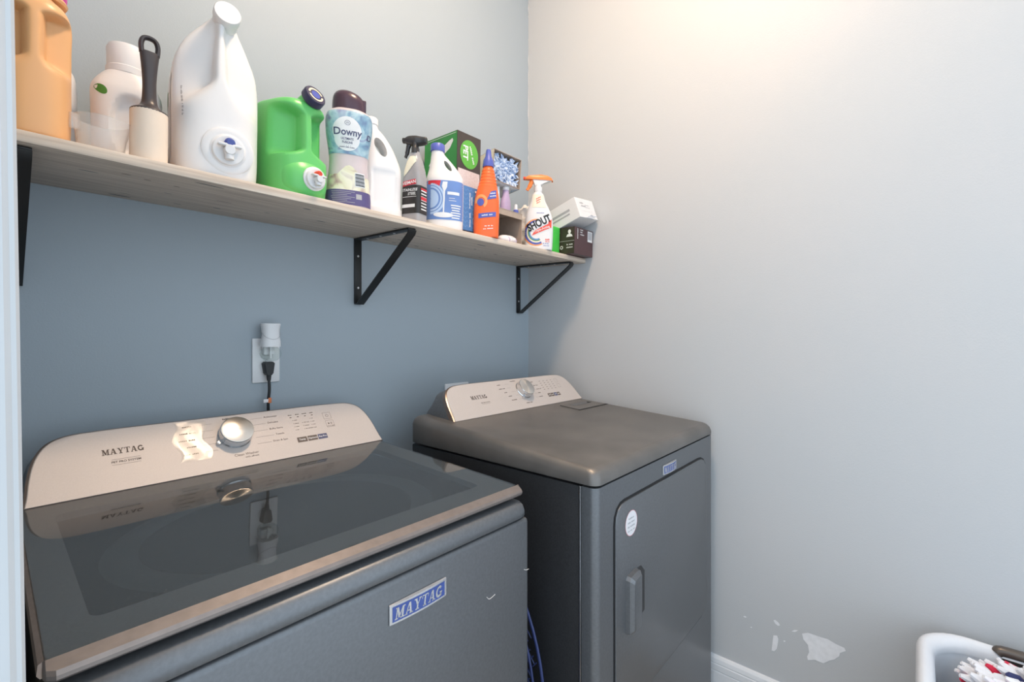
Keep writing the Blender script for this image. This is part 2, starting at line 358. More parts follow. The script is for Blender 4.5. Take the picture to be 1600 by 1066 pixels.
# peeled patches on the right wall (y, z outlines)
chips = [[(.2671, .3243), (.2515, .3331), (.2266, .3338), (.2016, .3351), (.1806, .3295), (.1618, .3274), (.1584, .3198), (.1652, .3142), (.172, .3082), (.1744, .2975), (.1858, .2831), (.1981, .274), (.2122, .2594), (.2212, .2591), (.2338, .2597), (.2515, .2507), (.2537, .2605), (.2485, .2759), (.2515, .2962), (.2634, .3084)], [(.3442, .2862), (.3338, .2893), (.3302, .2796), (.3322, .263), (.335, .2468), (.3422, .2368), (.3491, .2365), (.3471, .2587)], [(.3442, .3333), (.339, .3368), (.3298, .3315), (.3258, .325), (.331, .3211), (.339, .3246)], [(.4323, .3108), (.4266, .314), (.421, .3116), (.4266, .3084)], [(.4107, .2849), (.4064, .2876), (.406, .2836), (.4094, .2817)], [(.2949, .3192), (.2861, .3273), (.2766, .33), (.2853, .321)], [(.3171, .2807), (.312, .2839), (.3112, .2797), (.3152, .278)]]
for c in chips:
    bm = bmesh.new(); bm.faces.new([bm.verts.new((XR - 0.0008, y, z)) for y, z in c]); mk('paint_chip', bm, 'plaster', wr, smooth=False)
# baseboard on the right wall: plinth, groove and rounded cap
prof = [(0, 0), (-.014, 0), (-.014, .098), (-.0125, .1005), (-.0145, .104), (-.0145, .122), (-.0125, .1245), (-.0135, .128), (-.011, .140), (-.006, .146), (0, .148)]
bm = loft([[(XR + x, y, z) for x, z in prof] for y in (-1.3, YB)]); prop(mk('baseboard_right', bm, 'trim_white', angle=25), 'white moulded baseboard along the right wall', kind='structure')
# door casing (slightly out of plumb) at the near end of the left wall
def casing(z0, z1):
    P = [(-.001, .475), (-.001, .452), (.004, .4505), (.0095, .4505), (.0125, .4525), (.0150, .4525), (.0168, .4545), (.0168, .475), (.0168, .54), (-.001, .54)]
    return loft([[(x - 0.0118 * (z - 1.2), y, z) for x, y in P] for z in (z0, z1)])
prop(mk('trim_1', casing(0.0, 2.1), 'casing_white_dimmed', angle=20), 'white door casing at the near left', kind='structure')
# ceiling lamp
lt = thing('ceiling_lamp', 'round flush ceiling lamp above the appliances', 'lamp', LAMP_POS)
mk('base', lathe([(0.15, 0.02), (0.15, 0.0), (0.13, -0.01)]), 'lamp_base', lt)
dm = mk('diffuser', lathe([(0.13, -0.008), (0.128, -0.03), (0.11, -0.055), (0.07, -0.072), (0.02, -0.08)]), 'lamp_glass', lt)
pb = MATS['lamp_glass'].node_tree.nodes['Principled BSDF']; pb.inputs['Emission Color'].default_value = (*LAMP_COLOR, 1); pb.inputs['Emission Strength'].default_value = LAMP_STRENGTH

# ================================================================== SHELF
SL = (1.5355 - 1.527) / (YB - 1.034); TILT = math.atan(SL)
def ztop(y): return 1.5455 + (y - 1.034) * SL
sh = thing('wall_shelf', 'long pine shelf board holding the cleaning bottles', 'shelf', (0, 1.034, 1.527), (TILT, 0, 0))
mk('board', box(0.002, XR - 0.001, 0, YB - 1.034 - 0.001, 0, 0.0185, 0.0015), 'pine', sh, angle=30)
for i in range(48):   # knots and dark streaks on board underside and front edge
    x = 0.1 + 1.5 * random.random(); y = 0.02 + 0.26 * random.random(); l = 0.006 + 0.022 * random.random() ** 2
    lay('wood_knot', s_disc(l, 0.0011 + 0.0026 * random.random() ** 2, 1, 10), 'dark_handle' if i % 3 else 'cardboard_in', sh, (x, y, 0), (1, 0.05, 0), (0, -1, 0), 0.0003)
def bracket(x, label):
    b = thing('shelf_bracket', label, 'bracket', (x, YB, 1.33), group='black steel shelf brackets'); w = 0.0125; t = 0.0045
    top = 1.5345 - 1.33
    mk('wall_plate', box(-w, w, -t, 0, 0, top, 0.001), 'black_steel', b)
    arm = box(-w, w, -0.285, 0, -t, 0, 0.001); xf(arm, T(0, 0, top) @ Matrix.Rotation(TILT, 4, 'X')); mk('arm', arm, 'black_steel', b)
    z1 = top - 0.285 * SL
    P = [(-0.0035, 0.002), (-0.016, 0.001), (-0.023, 0.006), (-0.268, z1 - 0.022), (-0.280, z1 - 0.013), (-0.284, z1 - 0.004)]
    Q = []
    for i, p in enumerate(P):
        a = Vector(P[max(i - 1, 0)]); c = Vector(P[min(i + 1, len(P) - 1)]); d = (c - a).normalized(); n = Vector((-d.y, d.x)) * t
        Q.append((p[0] + n.x, p[1] + n.y))
    bm = loft([[(s, y, z) for y, z in P + Q[::-1]] for s in (-w, w)]); mk('brace', bm, 'black_steel', b, angle=30)
    for z in (0.05, 0.15): mk('screw_head', xf(lathe([(0.004, 0), (0.003, 0.0015)], 12), T(0, -t, z) @ RX(90)), 'screw', b)
    for y in (-0.06, -0.13, -0.2): mk('screw_head', xf(lathe([(0.004, 0), (0.003, 0.0015)], 12), T(0, y, top - t + y * -0 + y * SL) @ RX(180)), 'screw', b)
bracket(0.039, 'black steel shelf bracket at left, half hidden by the door casing')
bracket(0.783, 'black triangular shelf bracket under the middle of the pine shelf')
bracket(1.567, 'black triangular shelf bracket in the corner by the right wall')

# ================================================================== WASHER
wa = thing('washing_machine', 'dark slate top-load washing machine with glass lid and champagne control panel', 'washer', (0, 0, 0))
WX0, WX1 = 0.040, 0.745
mk('cabinet', box(WX0, WX1, 0.64, 1.285, 0.02, 0.858, 0.012), 'slate_dark', wa)
fp = mk('front_panel', box(WX0, WX1, 0.606, 0.645, 0.05, 0.855, 0.009, 3), 'slate', wa)
# apron under the lid, rounded front, small top flat
P = [(.66, .8585), (.607, .8585), (.6055, .862), (.606, .874), (.611, .884), (.620, .8895), (.66, .8905)]
def apr(x, ins): return [(x, y + ins * (1 if y < .64 else 0), z - (ins * .8 if z > .87 else 0)) for y, z in P]
mk('apron', loft([apr(WX0, .012), apr(WX0 + .004, .004), apr(WX0 + .012, 0), apr(WX1 - .03, 0), apr(WX1 - .012, .003), apr(WX1 - .003, .012), apr(WX1, .02)]), 'slate', wa, angle=35)
mk('top_deck', box(WX0 + .004, WX1 - .004, .645, 1.285, .853, .8885, .003), 'slate_dark', wa)
# tub seen through the lid window
mk('tub_ring', loft([[(0.385 + r * math.cos(t), 0.885 + r * 0.86 * math.sin(t), z) for t in [2 * math.pi * i / 64 for i in range(64)]] for r, z in ((.275, .8887), (.268, .894), (.235, .894), (.226, .887))], False, False), 'tub_grey', wa)
mk('basket_floor', xf(lathe([(.226, .8893), (.08, .8891)], 48), T(.385, .885, 0) @ Matrix.Diagonal((1, .86, 1, 1))), 'slate_dark', wa)
# lid: frame with window opening, glass sheet, front trim
ld = thing('lid_tmp', 'x', 'x'); bpy.data.objects.remove(ld)
LS = (.9339 - .9154) / (1.1412 - .6277)
def lz(y): return .9154 + (y - .6277) * LS
lid = mk('lid', loft([[(.0385, .632, lz(.632) - .016), (.7405, .632, lz(.632) - .016), (.7405, 1.15, lz(1.15) - .016), (.0385, 1.15, lz(1.15) - .016)],
                      [(.0385, .632, lz(.632) - .004), (.7405, .632, lz(.632) - .004), (.7405, 1.15, lz(1.15) - .004), (.0385, 1.15, lz(1.15) - .004)]], False, False), 'slate', wa, smooth=False)
def rrect(x0, x1, y0, y1, r, n=6):
    o = []
    for cx, cy, a in ((x1 - r, y1 - r, 0), (x0 + r, y1 - r, 90), (x0 + r, y0 + r, 180), (x1 - r, y0 + r, 270)):
        o += [(cx + r * math.cos(R(a + 90 * i / n)), cy + r * math.sin(R(a + 90 * i / n))) for i in range(n + 1)]
    return o
o1 = rrect(.0385, .7405, .632, 1.15, .008); i1 = rrect(.079, .688, .6935, 1.09, .014)
bm = loft([[(x, y, lz(y) - .0036) for x, y in o1], [(x, y, lz(y) - .0036) for x, y in i1], [(x, y, lz(y) - .016) for x, y in i1], [(x, y, lz(y) - .016) for x, y in o1]], False, False)
mk('lid_frame', bm, 'lid_frame_paint', lid, smooth=False)
bm = loft([[(x, y, lz(y) - .0025) for x, y in o1], [(x, y, lz(y)) for x, y in rrect(.040, .739, .6335, 1.149, .008)]])
mk('lid_glass', bm, 'lid_glass', lid, smooth=False)
P = [(.633, -.016), (.6175, -.016), (.6155, -.0135), (.6155, -.0095), (.6185, -.0055), (.6335, .0006), (.636, -.001)]
def trm(x, ins): return [(x, y + (ins if y < .63 else 0), lz(.632) + z) for y, z in P]
mk('lid_trim', loft([trm(.0375, .014), trm(.0395, .006), trm(.046, 0), trm(.730, 0), trm(.738, .003), trm(.7415, .010), trm(.742, .016)]), 'lid_trim', lid, angle=25)
bm = loft([[(x, y, lz(y) + z) for x, z in ((.036, -.016), (.0335, -.012), (.0345, -.002), (.0385, .0006), (.0395, -.002), (.0395, -.016))] for y in (.634, 1.14)])
mk('lid_side_trim', bm, 'bronze', lid, angle=25)
# control panel
NF = Vector((0, -.752, .658)).normalized(); TF = Vector((0, .658, .752)).normalized()
def outline(x0, x1, h, k=1.0):
    """console face outline: straight base, flared foot, big rounded shoulders"""
    c = [(0, 0), (.0035, .02), (.006, .045), (.011, .075), (.019, .1), (.032, .12), (.052, .132), (.08, .137), (.14, .139)]
    c = [(a * k, b * h / .139) for a, b in c]
    pts = [(p.x, p.y) for p in [Vector((q[0], q[1], 0)) for q in [(v.x, v.y) for v in spline([(a, b, 0) for a, b in c], 3)]]]
    return [(x0 + a, b) for a, b in pts] + [(x1 - a, b) for a, b in pts[::-1]]
def console(root, x0, x1, p0, h, back, zb, tag):
    O = Vector((0, *p0)); W3 = lambda x, hh, off=0.0: O + Vector((x, 0, 0)) + TF * hh + NF * off
    ol = outline(x0, x1, h); cx = (x0 + x1) / 2
    def scaled(k, kh): return [(cx + (x - cx) * k, hh * kh) for x, hh in ol]
    face = loft([[W3(x, hh, -.004) for x, hh in ol], [W3(x, hh, -.0005) for x, hh in ol], [W3(x, hh, .0008) for x, hh in scaled(.996, .985)]], False, True)
    pf = mk('control_panel', face, 'champagne', root, angle=30)
    r0 = [W3(x, hh, -.002) for x, hh in ol]
    r1 = [W3(x, hh, -.004) for x, hh in scaled(1.010, 1.026)]
    r2 = [W3(x, hh, -.018) for x, hh in scaled(1.015, 1.028)]
    zt = (O + TF * h).z
    r3 = []; r4 = []
    for (x, hh) in ol:
        f = hh / h
        r3.append(Vector((cx + (x - cx) * 1.018, p0[0] + (back - p0[0]) * .62 + .03 * f, p0[1] - .012 + (zt - p0[1] - .004) * f)))
        r4.append(Vector((cx + (x - cx) * 1.02, back - .012 * f, p0[1] - .02 + (zt - p0[1] - .035) * f)))
    mk('console_bezel', loft([r0, r1, r2], False, False), 'bronze', root, angle=35)
    mk('console_housing', loft([r2, r3, r4], False, True), 'slate', root, angle=35)
    return pf, O
def on_face(name, shp, m, par, O, x, h, off=.0012): return lay(name, shp, m, par, O + Vector((x, 0, 0)) + TF * h, (1, 0, 0), TF, off)
def knob(par, O, x, h, r=.035, rot=0):
    q = NF.to_track_quat('Z', 'Y').to_matrix().to_4x4(); M = Matrix.Translation(O + Vector((x, 0, 0)) + TF * h) @ q
    k = mk('dial', lathe([(r * 1.02, .001), (r * 1.02, .004), (r * .97, .006), (r * .96, .021), (r * .985, .0225), (r * .99, .024), (r * .965, .0255)], 56), 'chrome', par, angle=25)
    k.matrix_local = M
    c = mk('dial_cap', lathe([(r * .965, .0255), (r * .9, .0261), (.001, .0263)], 56), 'brushed', k, angle=60)
    mk('pointer', prism([(-.005, 0), (.005, 0), (.0035, .009), (-.0035, .009)], .012, RZ(115 + rot) @ T(0, r * .93, 0) @ RX(0), .001), 'chrome', k)
    return k
pf, O = console(wa, .046, .745, (1.142, .9345), .139, 1.285, .86, 'washer')
knob(pf, O, .3865, .0835)
on_face('lettering', slab(.0125), 'print_dark', pf, O, .186, .086)
on_face('lettering', s_join(s_text('PET PRO SYSTEM', .0062, bold=.01), s_rect(.045, .0004, 1, 1, 0, .006), s_rect(.045, .0004, 1, 1, 0, -.006)), 'print_dark', pf, O, .188, .0615)
tx = [('Actionwear', .121, .458), ('Delicates', .104, .463), ('Bulky Items', .086, .4635), ('Towels', .069, .474), ('Drain & Spin', .0515, .4635)]
on_face('lettering', s_join(*[s_text(s, .0068, 'LEFT', cx=x, cy=h) for s, h, x in tx], *[s_rect(x - .432, .0004, 1, 1, (x - .004 + .428) / 2, h - .001) for s, h, x in tx]), 'print_dark', pf, O, 0, 0)
tl = [('Normal', .121, .283), ('Quick Wash', .104, .276), ('Heavy Duty', .086, .272), ('Whites', .069, .284), ('Cold Wash', .0515, .276)]
on_face('lettering', s_join(*[s_lines(s, .0066, 'LEFT', cx=x + .006, cy=h) for s, h, x in tl], *[s_rect(.024, .0004, 1, 1, .334, h) for s, h, x in tl]), 'print_dark', pf, O, 0, 0)
on_face('lettering', s_lines('PowerWash', .0075, cx=.385, cy=.1295), 'print_dark', pf, O, 0, 0)
on_face('lettering', s_join(s_text('Clean Washer', .0088, cx=.40, cy=.030), s_text('with affresh', .0062, cx=.41, cy=.022)), 'print_brown', pf, O, 0, 0)
for x, s, m in ((.5315, 'Temp', 'print_brown'), (.558, 'Options', 'print_brown'), (.5845, 'Pet Pro', 'print_navy')):
    b = on_face('button', s_rect(.0245, .0145), m, pf, O, x, .0425); on_face('lettering', s_text(s, .0068, bold=.015), 'print_white', b, O, x, .0425, .0016)
q = []
for i in range(4): q += [s_lines(('Soil', 'Spin', 'Rinse', 'Temp')[i], .0052, cx=.521 + i * .0185, cy=.1175), s_rect(.005, .002, 1, 1, .521 + i * .0185, .110)]
for j in range(4):
    for i in range(3):
        if (i, j) != (1, 0): q += [s_disc(.0009, .0009, 1, 8,   .524 + i * .0222, .1005 - j * .0095), s_lines(('Heavy', 'Extra Rinse', 'Hot', 'Medium', 'Deep Fill', 'Warm', 'Light', 'Extract', 'Cool', 'Low', 'Add Garment', 'Cold')[j * 3 + i], .0036, 'LEFT', cx=.527 + i * .0222, cy=.1005 - j * .0095)]
on_face('lettering', s_join(*q), 'print_brown', pf, O, 0, 0)
def frame2(w, h, t, cx, cy): return s_join(s_rect(w, t, 1, 1, cx, cy + h / 2), s_rect(w, t, 1, 1, cx, cy - h / 2), s_rect(t, h, 1, 1, cx - w / 2, cy), s_rect(t, h, 1, 1, cx + w / 2, cy))
on_face('power_button', s_join(frame2(.021, .02, .0005, .615, .102), s_disc(.0042, .0042, 1, 20, .615, .102, .82, 120, 420), s_rect(.0008, .005, 1, 1, .615, .1055)), 'print_brown', pf, O, 0, 0)
on_face('start_button', s_join(frame2(.021, .02, .0005, .616, .0765), s_poly([(.611, .0805), (.611, .0745), (.6155, .0775)]), s_rect(.001, .006, 1, 1, .6185, .0775), s_rect(.001, .006, 1, 1, .621, .0775), s_lines('Hold to start', .0034, cx=.616, cy=.0695)), 'print_brown', pf, O, 0, 0)
# crinkled protective film still stuck left of the dial
bm = bmesh.new(); nx, ny = 14, 22; G = []
for j in range(ny + 1):
    row = []
    for i in range(nx + 1):
        u, v = i / nx, j / ny; e = min(u, 1 - u, v, 1 - v)
        x = .272 + .058 * u + .006 * math.sin(v * 9) * (1 if u in (0, 1) else .4); h = .034 + .1 * v
        row.append(bm.verts.new(O + Vector((x, 0, 0)) + TF * h + NF * (.0016 + (0.00022 * random.random() + .0007 * math.sin(u * 5 + v * 4)) * (1 if e > 0 else .2))))
    G.append(row)
for j in range(ny):
    for i in range(nx): bm.faces.new((G[j][i], G[j][i + 1], G[j + 1][i + 1], G[j + 1][i]))
mk('protective_film', bm, 'clear_film', pf, keepn=True)
# badge on the front panel, pitched italic lettering
def badge(root, x, y, z, w, h):
    n = 10; R1 = []
    for i in range(n + 1):
        u = i / n - .5; bow = .0035 * (1 - 4 * u * u)
        R1.append([(x + u * w, y - .001, z - h / 2), (x + u * w, y - .003 - bow, z - h / 2 + .001), (x + u * w, y - .003 - bow, z + h / 2 - .001), (x + u * w, y - .001, z + h / 2)])
    b = mk('badge', loft(R1, True, True), 'badge_silver', root, key='bdg', angle=30)
    lay('badge_field', s_rect(w * .92, h * .74, 10, 1), 'badge_blue', b, (x, y - .01, z), (1, 0, 0), (0, 0, 1), .0003, 'bdg')
    lay('lettering', s_xf(slab(h * .56), shear=.15), 'badge_silver', b, (x, y - .01, z), (1, 0, 0), (0, 0, 1), .0008, 'bdg')
badge(wa, .4625, .606, .8035, .112, .0315)
for pts in ([(.619, .6055, .742), (.624, .6045, .7365), (.632, .605, .736), (.641, .605, .738)], [(.728, .6055, .752), (.734, .6048, .749), (.742, .605, .748)]):
    mk('lint_thread', tube(spline(pts, 4), .0006, 6), 'lint', wa)

# ================================================================== DRYER
dr = thing('clothes_dryer', 'dark slate front-load dryer with angled door, beside the right wall', 'dryer', (0, 0, 0))
DX0, DX1, DF = .8616, 1.5986, .5163
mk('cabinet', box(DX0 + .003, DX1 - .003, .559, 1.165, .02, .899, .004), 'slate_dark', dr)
mk('side_edge', box(DX0 - .0005, DX0 + .004, .556, .5605, .03, .9, .0012), 'chrome', dr)
bm = box(DX0, DX1, DF, .5545, .03, .9005, 0)
bmesh.ops.bevel(bm, geom=[e for e in bm.edges if abs(e.verts[0].co.z - e.verts[1].co.z) > .1 and e.verts[0].co.y < DF + .001], offset=.017, segments=5, profile=.5, affect='EDGES')
mk('front_panel', bm, 'slate', dr, angle=50)
# sloping top with rolled edges
def dz(y): return .940 + (y - .54) * .0735
def top_ring(ins, lift, zb=None):
    o = rrect(DX0 - .002 + ins, DX1 + .002 - ins, DF - .002 + ins, 1.17 - ins, .022 if ins < .02 else .014, 5)
    return [(x, y, (zb if zb is not None else dz(y) + lift)) for x, y in o]
bm = loft([top_ring(.004, 0, .9035), top_ring(0, 0, .906), top_ring(0, -.024), top_ring(.004, -.011), top_ring(.011, -.003), top_ring(.020, 0)])
mk('top_panel', bm, 'slate_top', dr, angle=40)
# lint-screen door in the top
def dtop(x, y, off): return (x, y, dz(y) + off)
q = [(1.385, .9), (1.575, .9), (1.56, .985), (1.39, .985)]
bm = loft([[dtop(x, y, .0003) for x, y in q], [dtop(x, y, .0022) for x, y in q]]); lv = mk('lint_screen_door', bm, 'slate_top', dr, smooth=False)
q = [(1.381, .895), (1.579, .895), (1.579, .9), (1.381, .9)]
bm = loft([[dtop(x, y, .0003) for x, y in q], [dtop(x, y, .0009) for x, y in q]]); mk('door_gap', bm, 'gap_black', lv, smooth=False)
q = [(1.425, .945), (1.545, .945), (1.54, .97), (1.43, .97)]
bm = loft([[dtop(x, y, .0023) for x, y in q], [dtop(x, y, .0027) for x, y in q]]); mk('finger_slot', bm, 'slate', lv, smooth=False)
q = [(1.515, .947), (1.542, .947), (1.538, .966)]
bm = loft([[dtop(x, y, .0028) for x, y in q], [dtop(x, y, .003) for x, y in q]]); mk('finger_hole', bm, 'gap_black', lv, smooth=False)
pf, O = console(dr, .914, 1.594, (1.022, .9760), .127, 1.165, .91, 'dryer')
knob(pf, O, 1.281, .073, .0335, 25)
on_face('lettering', slab(.0135), 'print_dark', pf, O, 1.056, .071)
on_face('lettering', s_join(s_text('PET PRO SYSTEM', .0055), s_rect(.04, .0004, 1, 1, 0, -.005)), 'print_brown', pf, O, 1.072, .048)
q = []
for i, (xl, s) in enumerate(((1.165, 'Normal'), (1.165, 'Heavy Duty'), (1.18, 'Bulky'), (1.19, 'Towels'), (1.195, 'Delicates'))): q += [s_lines(s, .0066, 'LEFT', cx=xl, cy=.107 - i * .0165), s_rect(.02, .0004, 1, 1, xl + .05, .107 - i * .0165)]
for i, (xl, s) in enumerate(((1.345, 'Timed'), (1.352, 'Air Only'), (1.356, 'Quick Dry'), (1.352, 'Steam'), (1.345, 'Wrinkle'))): q += [s_lines(s, .0066, 'LEFT', cx=xl, cy=.104 - i * .0165), s_rect(.016, .0004, 1, 1, xl - .012, .104 - i * .0165)]
q += [s_lines('Automatic', .007, cx=1.255, cy=.117), s_lines('Sensor Dry', .007, cx=1.275, cy=.021)]
for j in range(5):
    for i in range(4): q += [s_rect(.009, .0016, 1, 1, 1.40 + i * .0235, .103 - j * .0095)]
q += [frame2(.018, .016, .0005, 1.50, .098), frame2(.018, .016, .0005, 1.50, .074)]
on_face('lettering', s_join(*q), 'print_brown', pf, O, 0, 0)
for i in range(4):
    b = on_face('button', s_rect(.0175, .0145), 'print_brown' if i != 2 else 'print_navy', pf, O, 1.408 + i * .0195, .038); on_face('lettering', s_lines(('Temp', 'Time', 'Pet', 'Opts')[i], .006), 'print_white', b, O, 1.408 + i * .0195, .038, .0016)
# door: rounded top, diagonal lower right corner; seam gap then raised leaf
dp = [(.939, .3485), (.939, .8), (.942, .818), (.951, .832), (.966, .841), (.985, .8435), (1.46, .8435), (1.487, .841), (1.508, .833), (1.524, .816), (1.532, .795), (1.534, .77), (1.534, .395), (1.530, .374), (1.519, .358), (1.495, .3485)]
def sc(pts, d):
    n = len(pts); out = []
    for i in range(n):
        a, b, c = Vector(pts[i - 1]), Vector(pts[i]), Vector(pts[(i + 1) % n]); d1 = (b - a).normalized(); d2 = (c - b).normalized(); m = Vector((-(d1 + d2).y, (d1 + d2).x)).normalized()
        out.append((b.x + m.x * d, b.y + m.y * d))
    return out
dpo = sc(dp, .0055) if sum((p[0] * dp[(i + 1) % len(dp)][1] - dp[(i + 1) % len(dp)][0] * p[1]) for i, p in enumerate(dp)) < 0 else sc(dp, -.0055)
mk('door_seam', prism(dpo, .0012, T(0, DF - .001, 0)), 'gap_black', dr, smooth=False)
door = mk('door', prism(dp, .004, T(0, DF - .0042, 0), .0016), 'slate', dr, angle=30)
# pull handle: bevelled upright grip over a scooped recess
bm = loft([[(1.008 + .0, DF - .0048, .535), (1.082, DF - .0048, .55), (1.082, DF - .0048, .648), (1.062, DF - .0048, .667), (1.008, DF - .0048, .667)],
           [(1.02, DF - .0046, .545), (1.075, DF - .0046, .56), (1.075, DF - .0046, .643), (1.058, DF - .0046, .658), (1.02, DF - .0046, .658)]], False, True); mk('handle_recess', bm, 'slate_dark', door, smooth=False)
hp = [(.985, .536), (.985, .66), (.992, .668), (1.03, .672), (1.042, .668), (1.042, .540), (1.034, .531), (.992, .531)]
def ins(p, d): cx, cz = 1.0135, .6015; return [(cx + (x - cx) * (1 - d / .03), cz + (z - cz) * (1 - d / .07)) for x, z in p]
bm = loft([[(x, DF - .004, z) for x, z in hp], [(x, DF - .014, z) for x, z in ins(hp, .002)], [(x, DF - .022, z) for x, z in ins(hp, .010)], [(x, DF - .023, z) for x, z in ins(hp, .013)]], False, True); mk('handle', bm, 'slate', door, angle=20)
badge(dr, 1.243, DF, .868, .088, .026)
st = lay('sticker', s_disc(.029, .029, 1, 32), 'sticker', door, (1.0115, DF - .0042, .786), (1, 0, 0), (0, 0, 1), .0006)
lay('sticker_rim', s_disc(.03, .03, 1, 32, r0=.955), 'sticker_pink', st, (1.0115, DF - .0042, .786), (1, 0, 0), (0, 0, 1), .0008)
lay('lettering', s_join(*[s_lines(s, .0072, cy=.014 - i * .0095) for i, s in enumerate(('REGISTER', 'YOUR DRYER', 'FOR SERVICE', 'xxx xxx xxx'))]), 'print_grey', st, (1.0115, DF - .0042, .784), (1, 0, 0), (0, 0, 1), .0009)

# folded blue mesh hamper between the machines
hm = thing('folding_hamper', 'folded navy mesh hamper wedged between washer and dryer', 'hamper', (.80, .951, 0))
el = [(0, -.333 * math.cos(t), .40 + .398 * math.sin(t)) for t in [2 * math.pi * i / 72 for i in range(72)]]
mk('rim', tube([(0.012, y, z) for _, y, z in el], .0035, 8, True), 'hamper_rim', hm); mk('rim', tube([(-.014, y * .985, .4 + (z - .4) * .99) for _, y, z in el], .003, 8, True), 'hamper_rim', hm)
bm = bmesh.new(); n = 74
for k in range(n):
    for dr_ in (1, -1):
        # diagonal strands of the mesh clipped to the oval
        c = -1.4 + 2.8 * k / (n - 1); P = []
        for s in range(25):
            t = -1.45 + 2.9 * s / 24; a, b = (t + c) / 1.414, (t - c) / 1.414 * dr_
            if a * a + b * b < .97: P.append((0.011 - .02 * (1 - a * a - b * b) * .3, -.333 * a, .4 + .395 * b))
        if len(P) > 2: bm = join(bm, tube(P, .0016, 4))
prop(mk('mesh_panel', bm, 'hamper_blue', hm), kind='stuff')

# ================================================================== OUTLETS, PLUG, FRESHENER
def outlet(x, z, label):
    o = thing('wall_outlet', label, 'outlet', (x, YB, z)); mk('cover_plate', box(-.0355, .0355, -.006, 0, -.06, .06, .003, 2), 'white_plastic', o)
    for s in (-.0195, .0195): mk('socket_face', xf(lathe([(.0165, 0), (.0165, .0015), (.0155, .0022)], 28), T(0, -.006, s) @ RX(90)), 'white_plastic', o)
    mk('screw_head', xf(lathe([(.003, 0), (.002, .001)], 12), T(0, -.006, 0) @ RX(90)), 'screw', o)
outlet(.508, 1.1615, 'white duplex wall outlet behind the washer, with plug and freshener in it')
wo = thing('wall_outlet', 'white dryer outlet plate peeking over the dryer control panel', 'outlet', (1.2, YB, .985))
mk('cover_plate', box(-.06, .06, -.008, 0, -.06, .062, .003), 'white_plastic', wo); mk('socket_face', xf(lathe([(.026, 0), (.026, .002), (.024, .003)], 32), T(0, -.008, 0) @ RX(90)), 'rubber', wo)
fr = thing('air_freshener', 'white plug-in air freshener with clear oil bulb on the outlet', 'air freshener', (.508, YB - .034, 1.181))
mk('housing', body([(.018, 0, 0, .025, .020, 2.4), (.03, 0, 0, .0245, .020, 2.4), (.05, 0, 0, .0215, .018, 2.3), (.066, 0, 0, .0225, .018, 2.3), (.078, 0, 0, .0245, .0195, 2.4), (.0805, 0, 0, .023, .018, 2.4)], 4, 40), 'white_plastic', fr)
mk('plug_body', box(-.014, .014, .008, .0255, -.004, .034, .003), 'white_plastic', fr)
mk('oil_bulb', lathe([(.004, -.020), (.016, -.0185), (.024, -.010), (.0265, -.001), (.024, .009), (.017, .016), (.014, .019)], 32), 'bulb_glass', fr); mk('wick', lathe([(.003, -.012), (.003, .02)], 10), 'white_plastic', fr)
mk('seam', tube([(.0232 * math.cos(t), -.019 * abs(math.sin(t)) - .0005, .058 - .02 * math.sin(t)) for t in [math.pi * i / 16 for i in range(17)]], .0006, 5), 'print_grey', fr)
pl = thing('power_plug', 'black washer plug and cord hanging from the outlet', 'plug', (.508, YB - .008, 1.142))
mk('plug_head', loft([[(x * k, y, z) for x, z in ((-.015, .012), (-.01, .0165), (.01, .0165), (.015, .012), (.0105, -.014), (.006, -.019), (-.006, -.019), (-.0105, -.014))] for k, y in ((.85, .001), (1, -.004), (1, -.016), (.8, -.023))]), 'rubber', pl, angle=30)
mk('strain_relief', tube([(0, -.014, -.016), (.0, -.014, -.034)], [.0065, .005], 10), 'rubber', pl); mk('cord', tube(spline([(0, -.014, -.03), (.001, -.015, -.06), (-.001, -.012, -.1), (.004, -.008, -.16), (.006, -.01, -.24)], 6), .0038, 10), 'rubber', pl)
tg = mk('cord_tag', box(-.004, .004, -.022, -.020, -.094, -.080, .0004), 'tag_orange', pl); mk('tag_paper', box(-.016, -.004, -.0215, -.0205, -.092, -.083, .0003), 'sticker', tg, rot=(0, 0, 0))

# ================================================================== THINGS ON THE SHELF
def item(name, label, c, x, y, rz=0.0, group=None):
    o = thing(name, label, c, (x, y, ztop(y) + .0006)); o.rotation_euler = Matrix.Rotation(TILT, 3, 'X').to_euler() if not rz else (Matrix.Rotation(TILT, 3, 'X') @ Matrix.Rotation(R(rz), 3, 'Z')).to_euler()
    return o
def fin(zlo, zhi, y0, y1, keep, soft=.03):
    def f(p):
        a = smooth01(zlo, zlo + soft, p.z) * (1 - smooth01(zhi - soft, zhi, p.z)) * (1 - smooth01(y0, y1, p.y)); p.x *= 1 - (1 - keep) * a; return p
    return f
def tap(root, o, tilt, r, mbase, mbut, down=1):
    M = T(*o) @ RX(90 - tilt)
    b = mk('tap_flange', xf(lathe([(r * 1.18, -.004), (r * 1.18, .002), (r * 1.1, .004), (r, .0045), (r, .008), (r * .93, .010)], 40), M), mbase, root)
    mk('tap', join(xf(lathe([(r * .34, .0), (r * .34, .02), (r * .3, .022)], 24), M @ T(0, -.002, .006)), xf(tube([(0, 0, .018), (0, -r * .7, .02)], [r * .3, r * .27], 20), M), xf(box(-r * .72, r * .72, r * .16, r * .34, .012, .026, .002), M)), 'white_plastic', b)
    mk('tap_button', xf(lathe([(r * .32, 0), (r * .32, .012), (r * .2, .016)], 24), M @ T(0, r * .42, .01)), mbut, b)

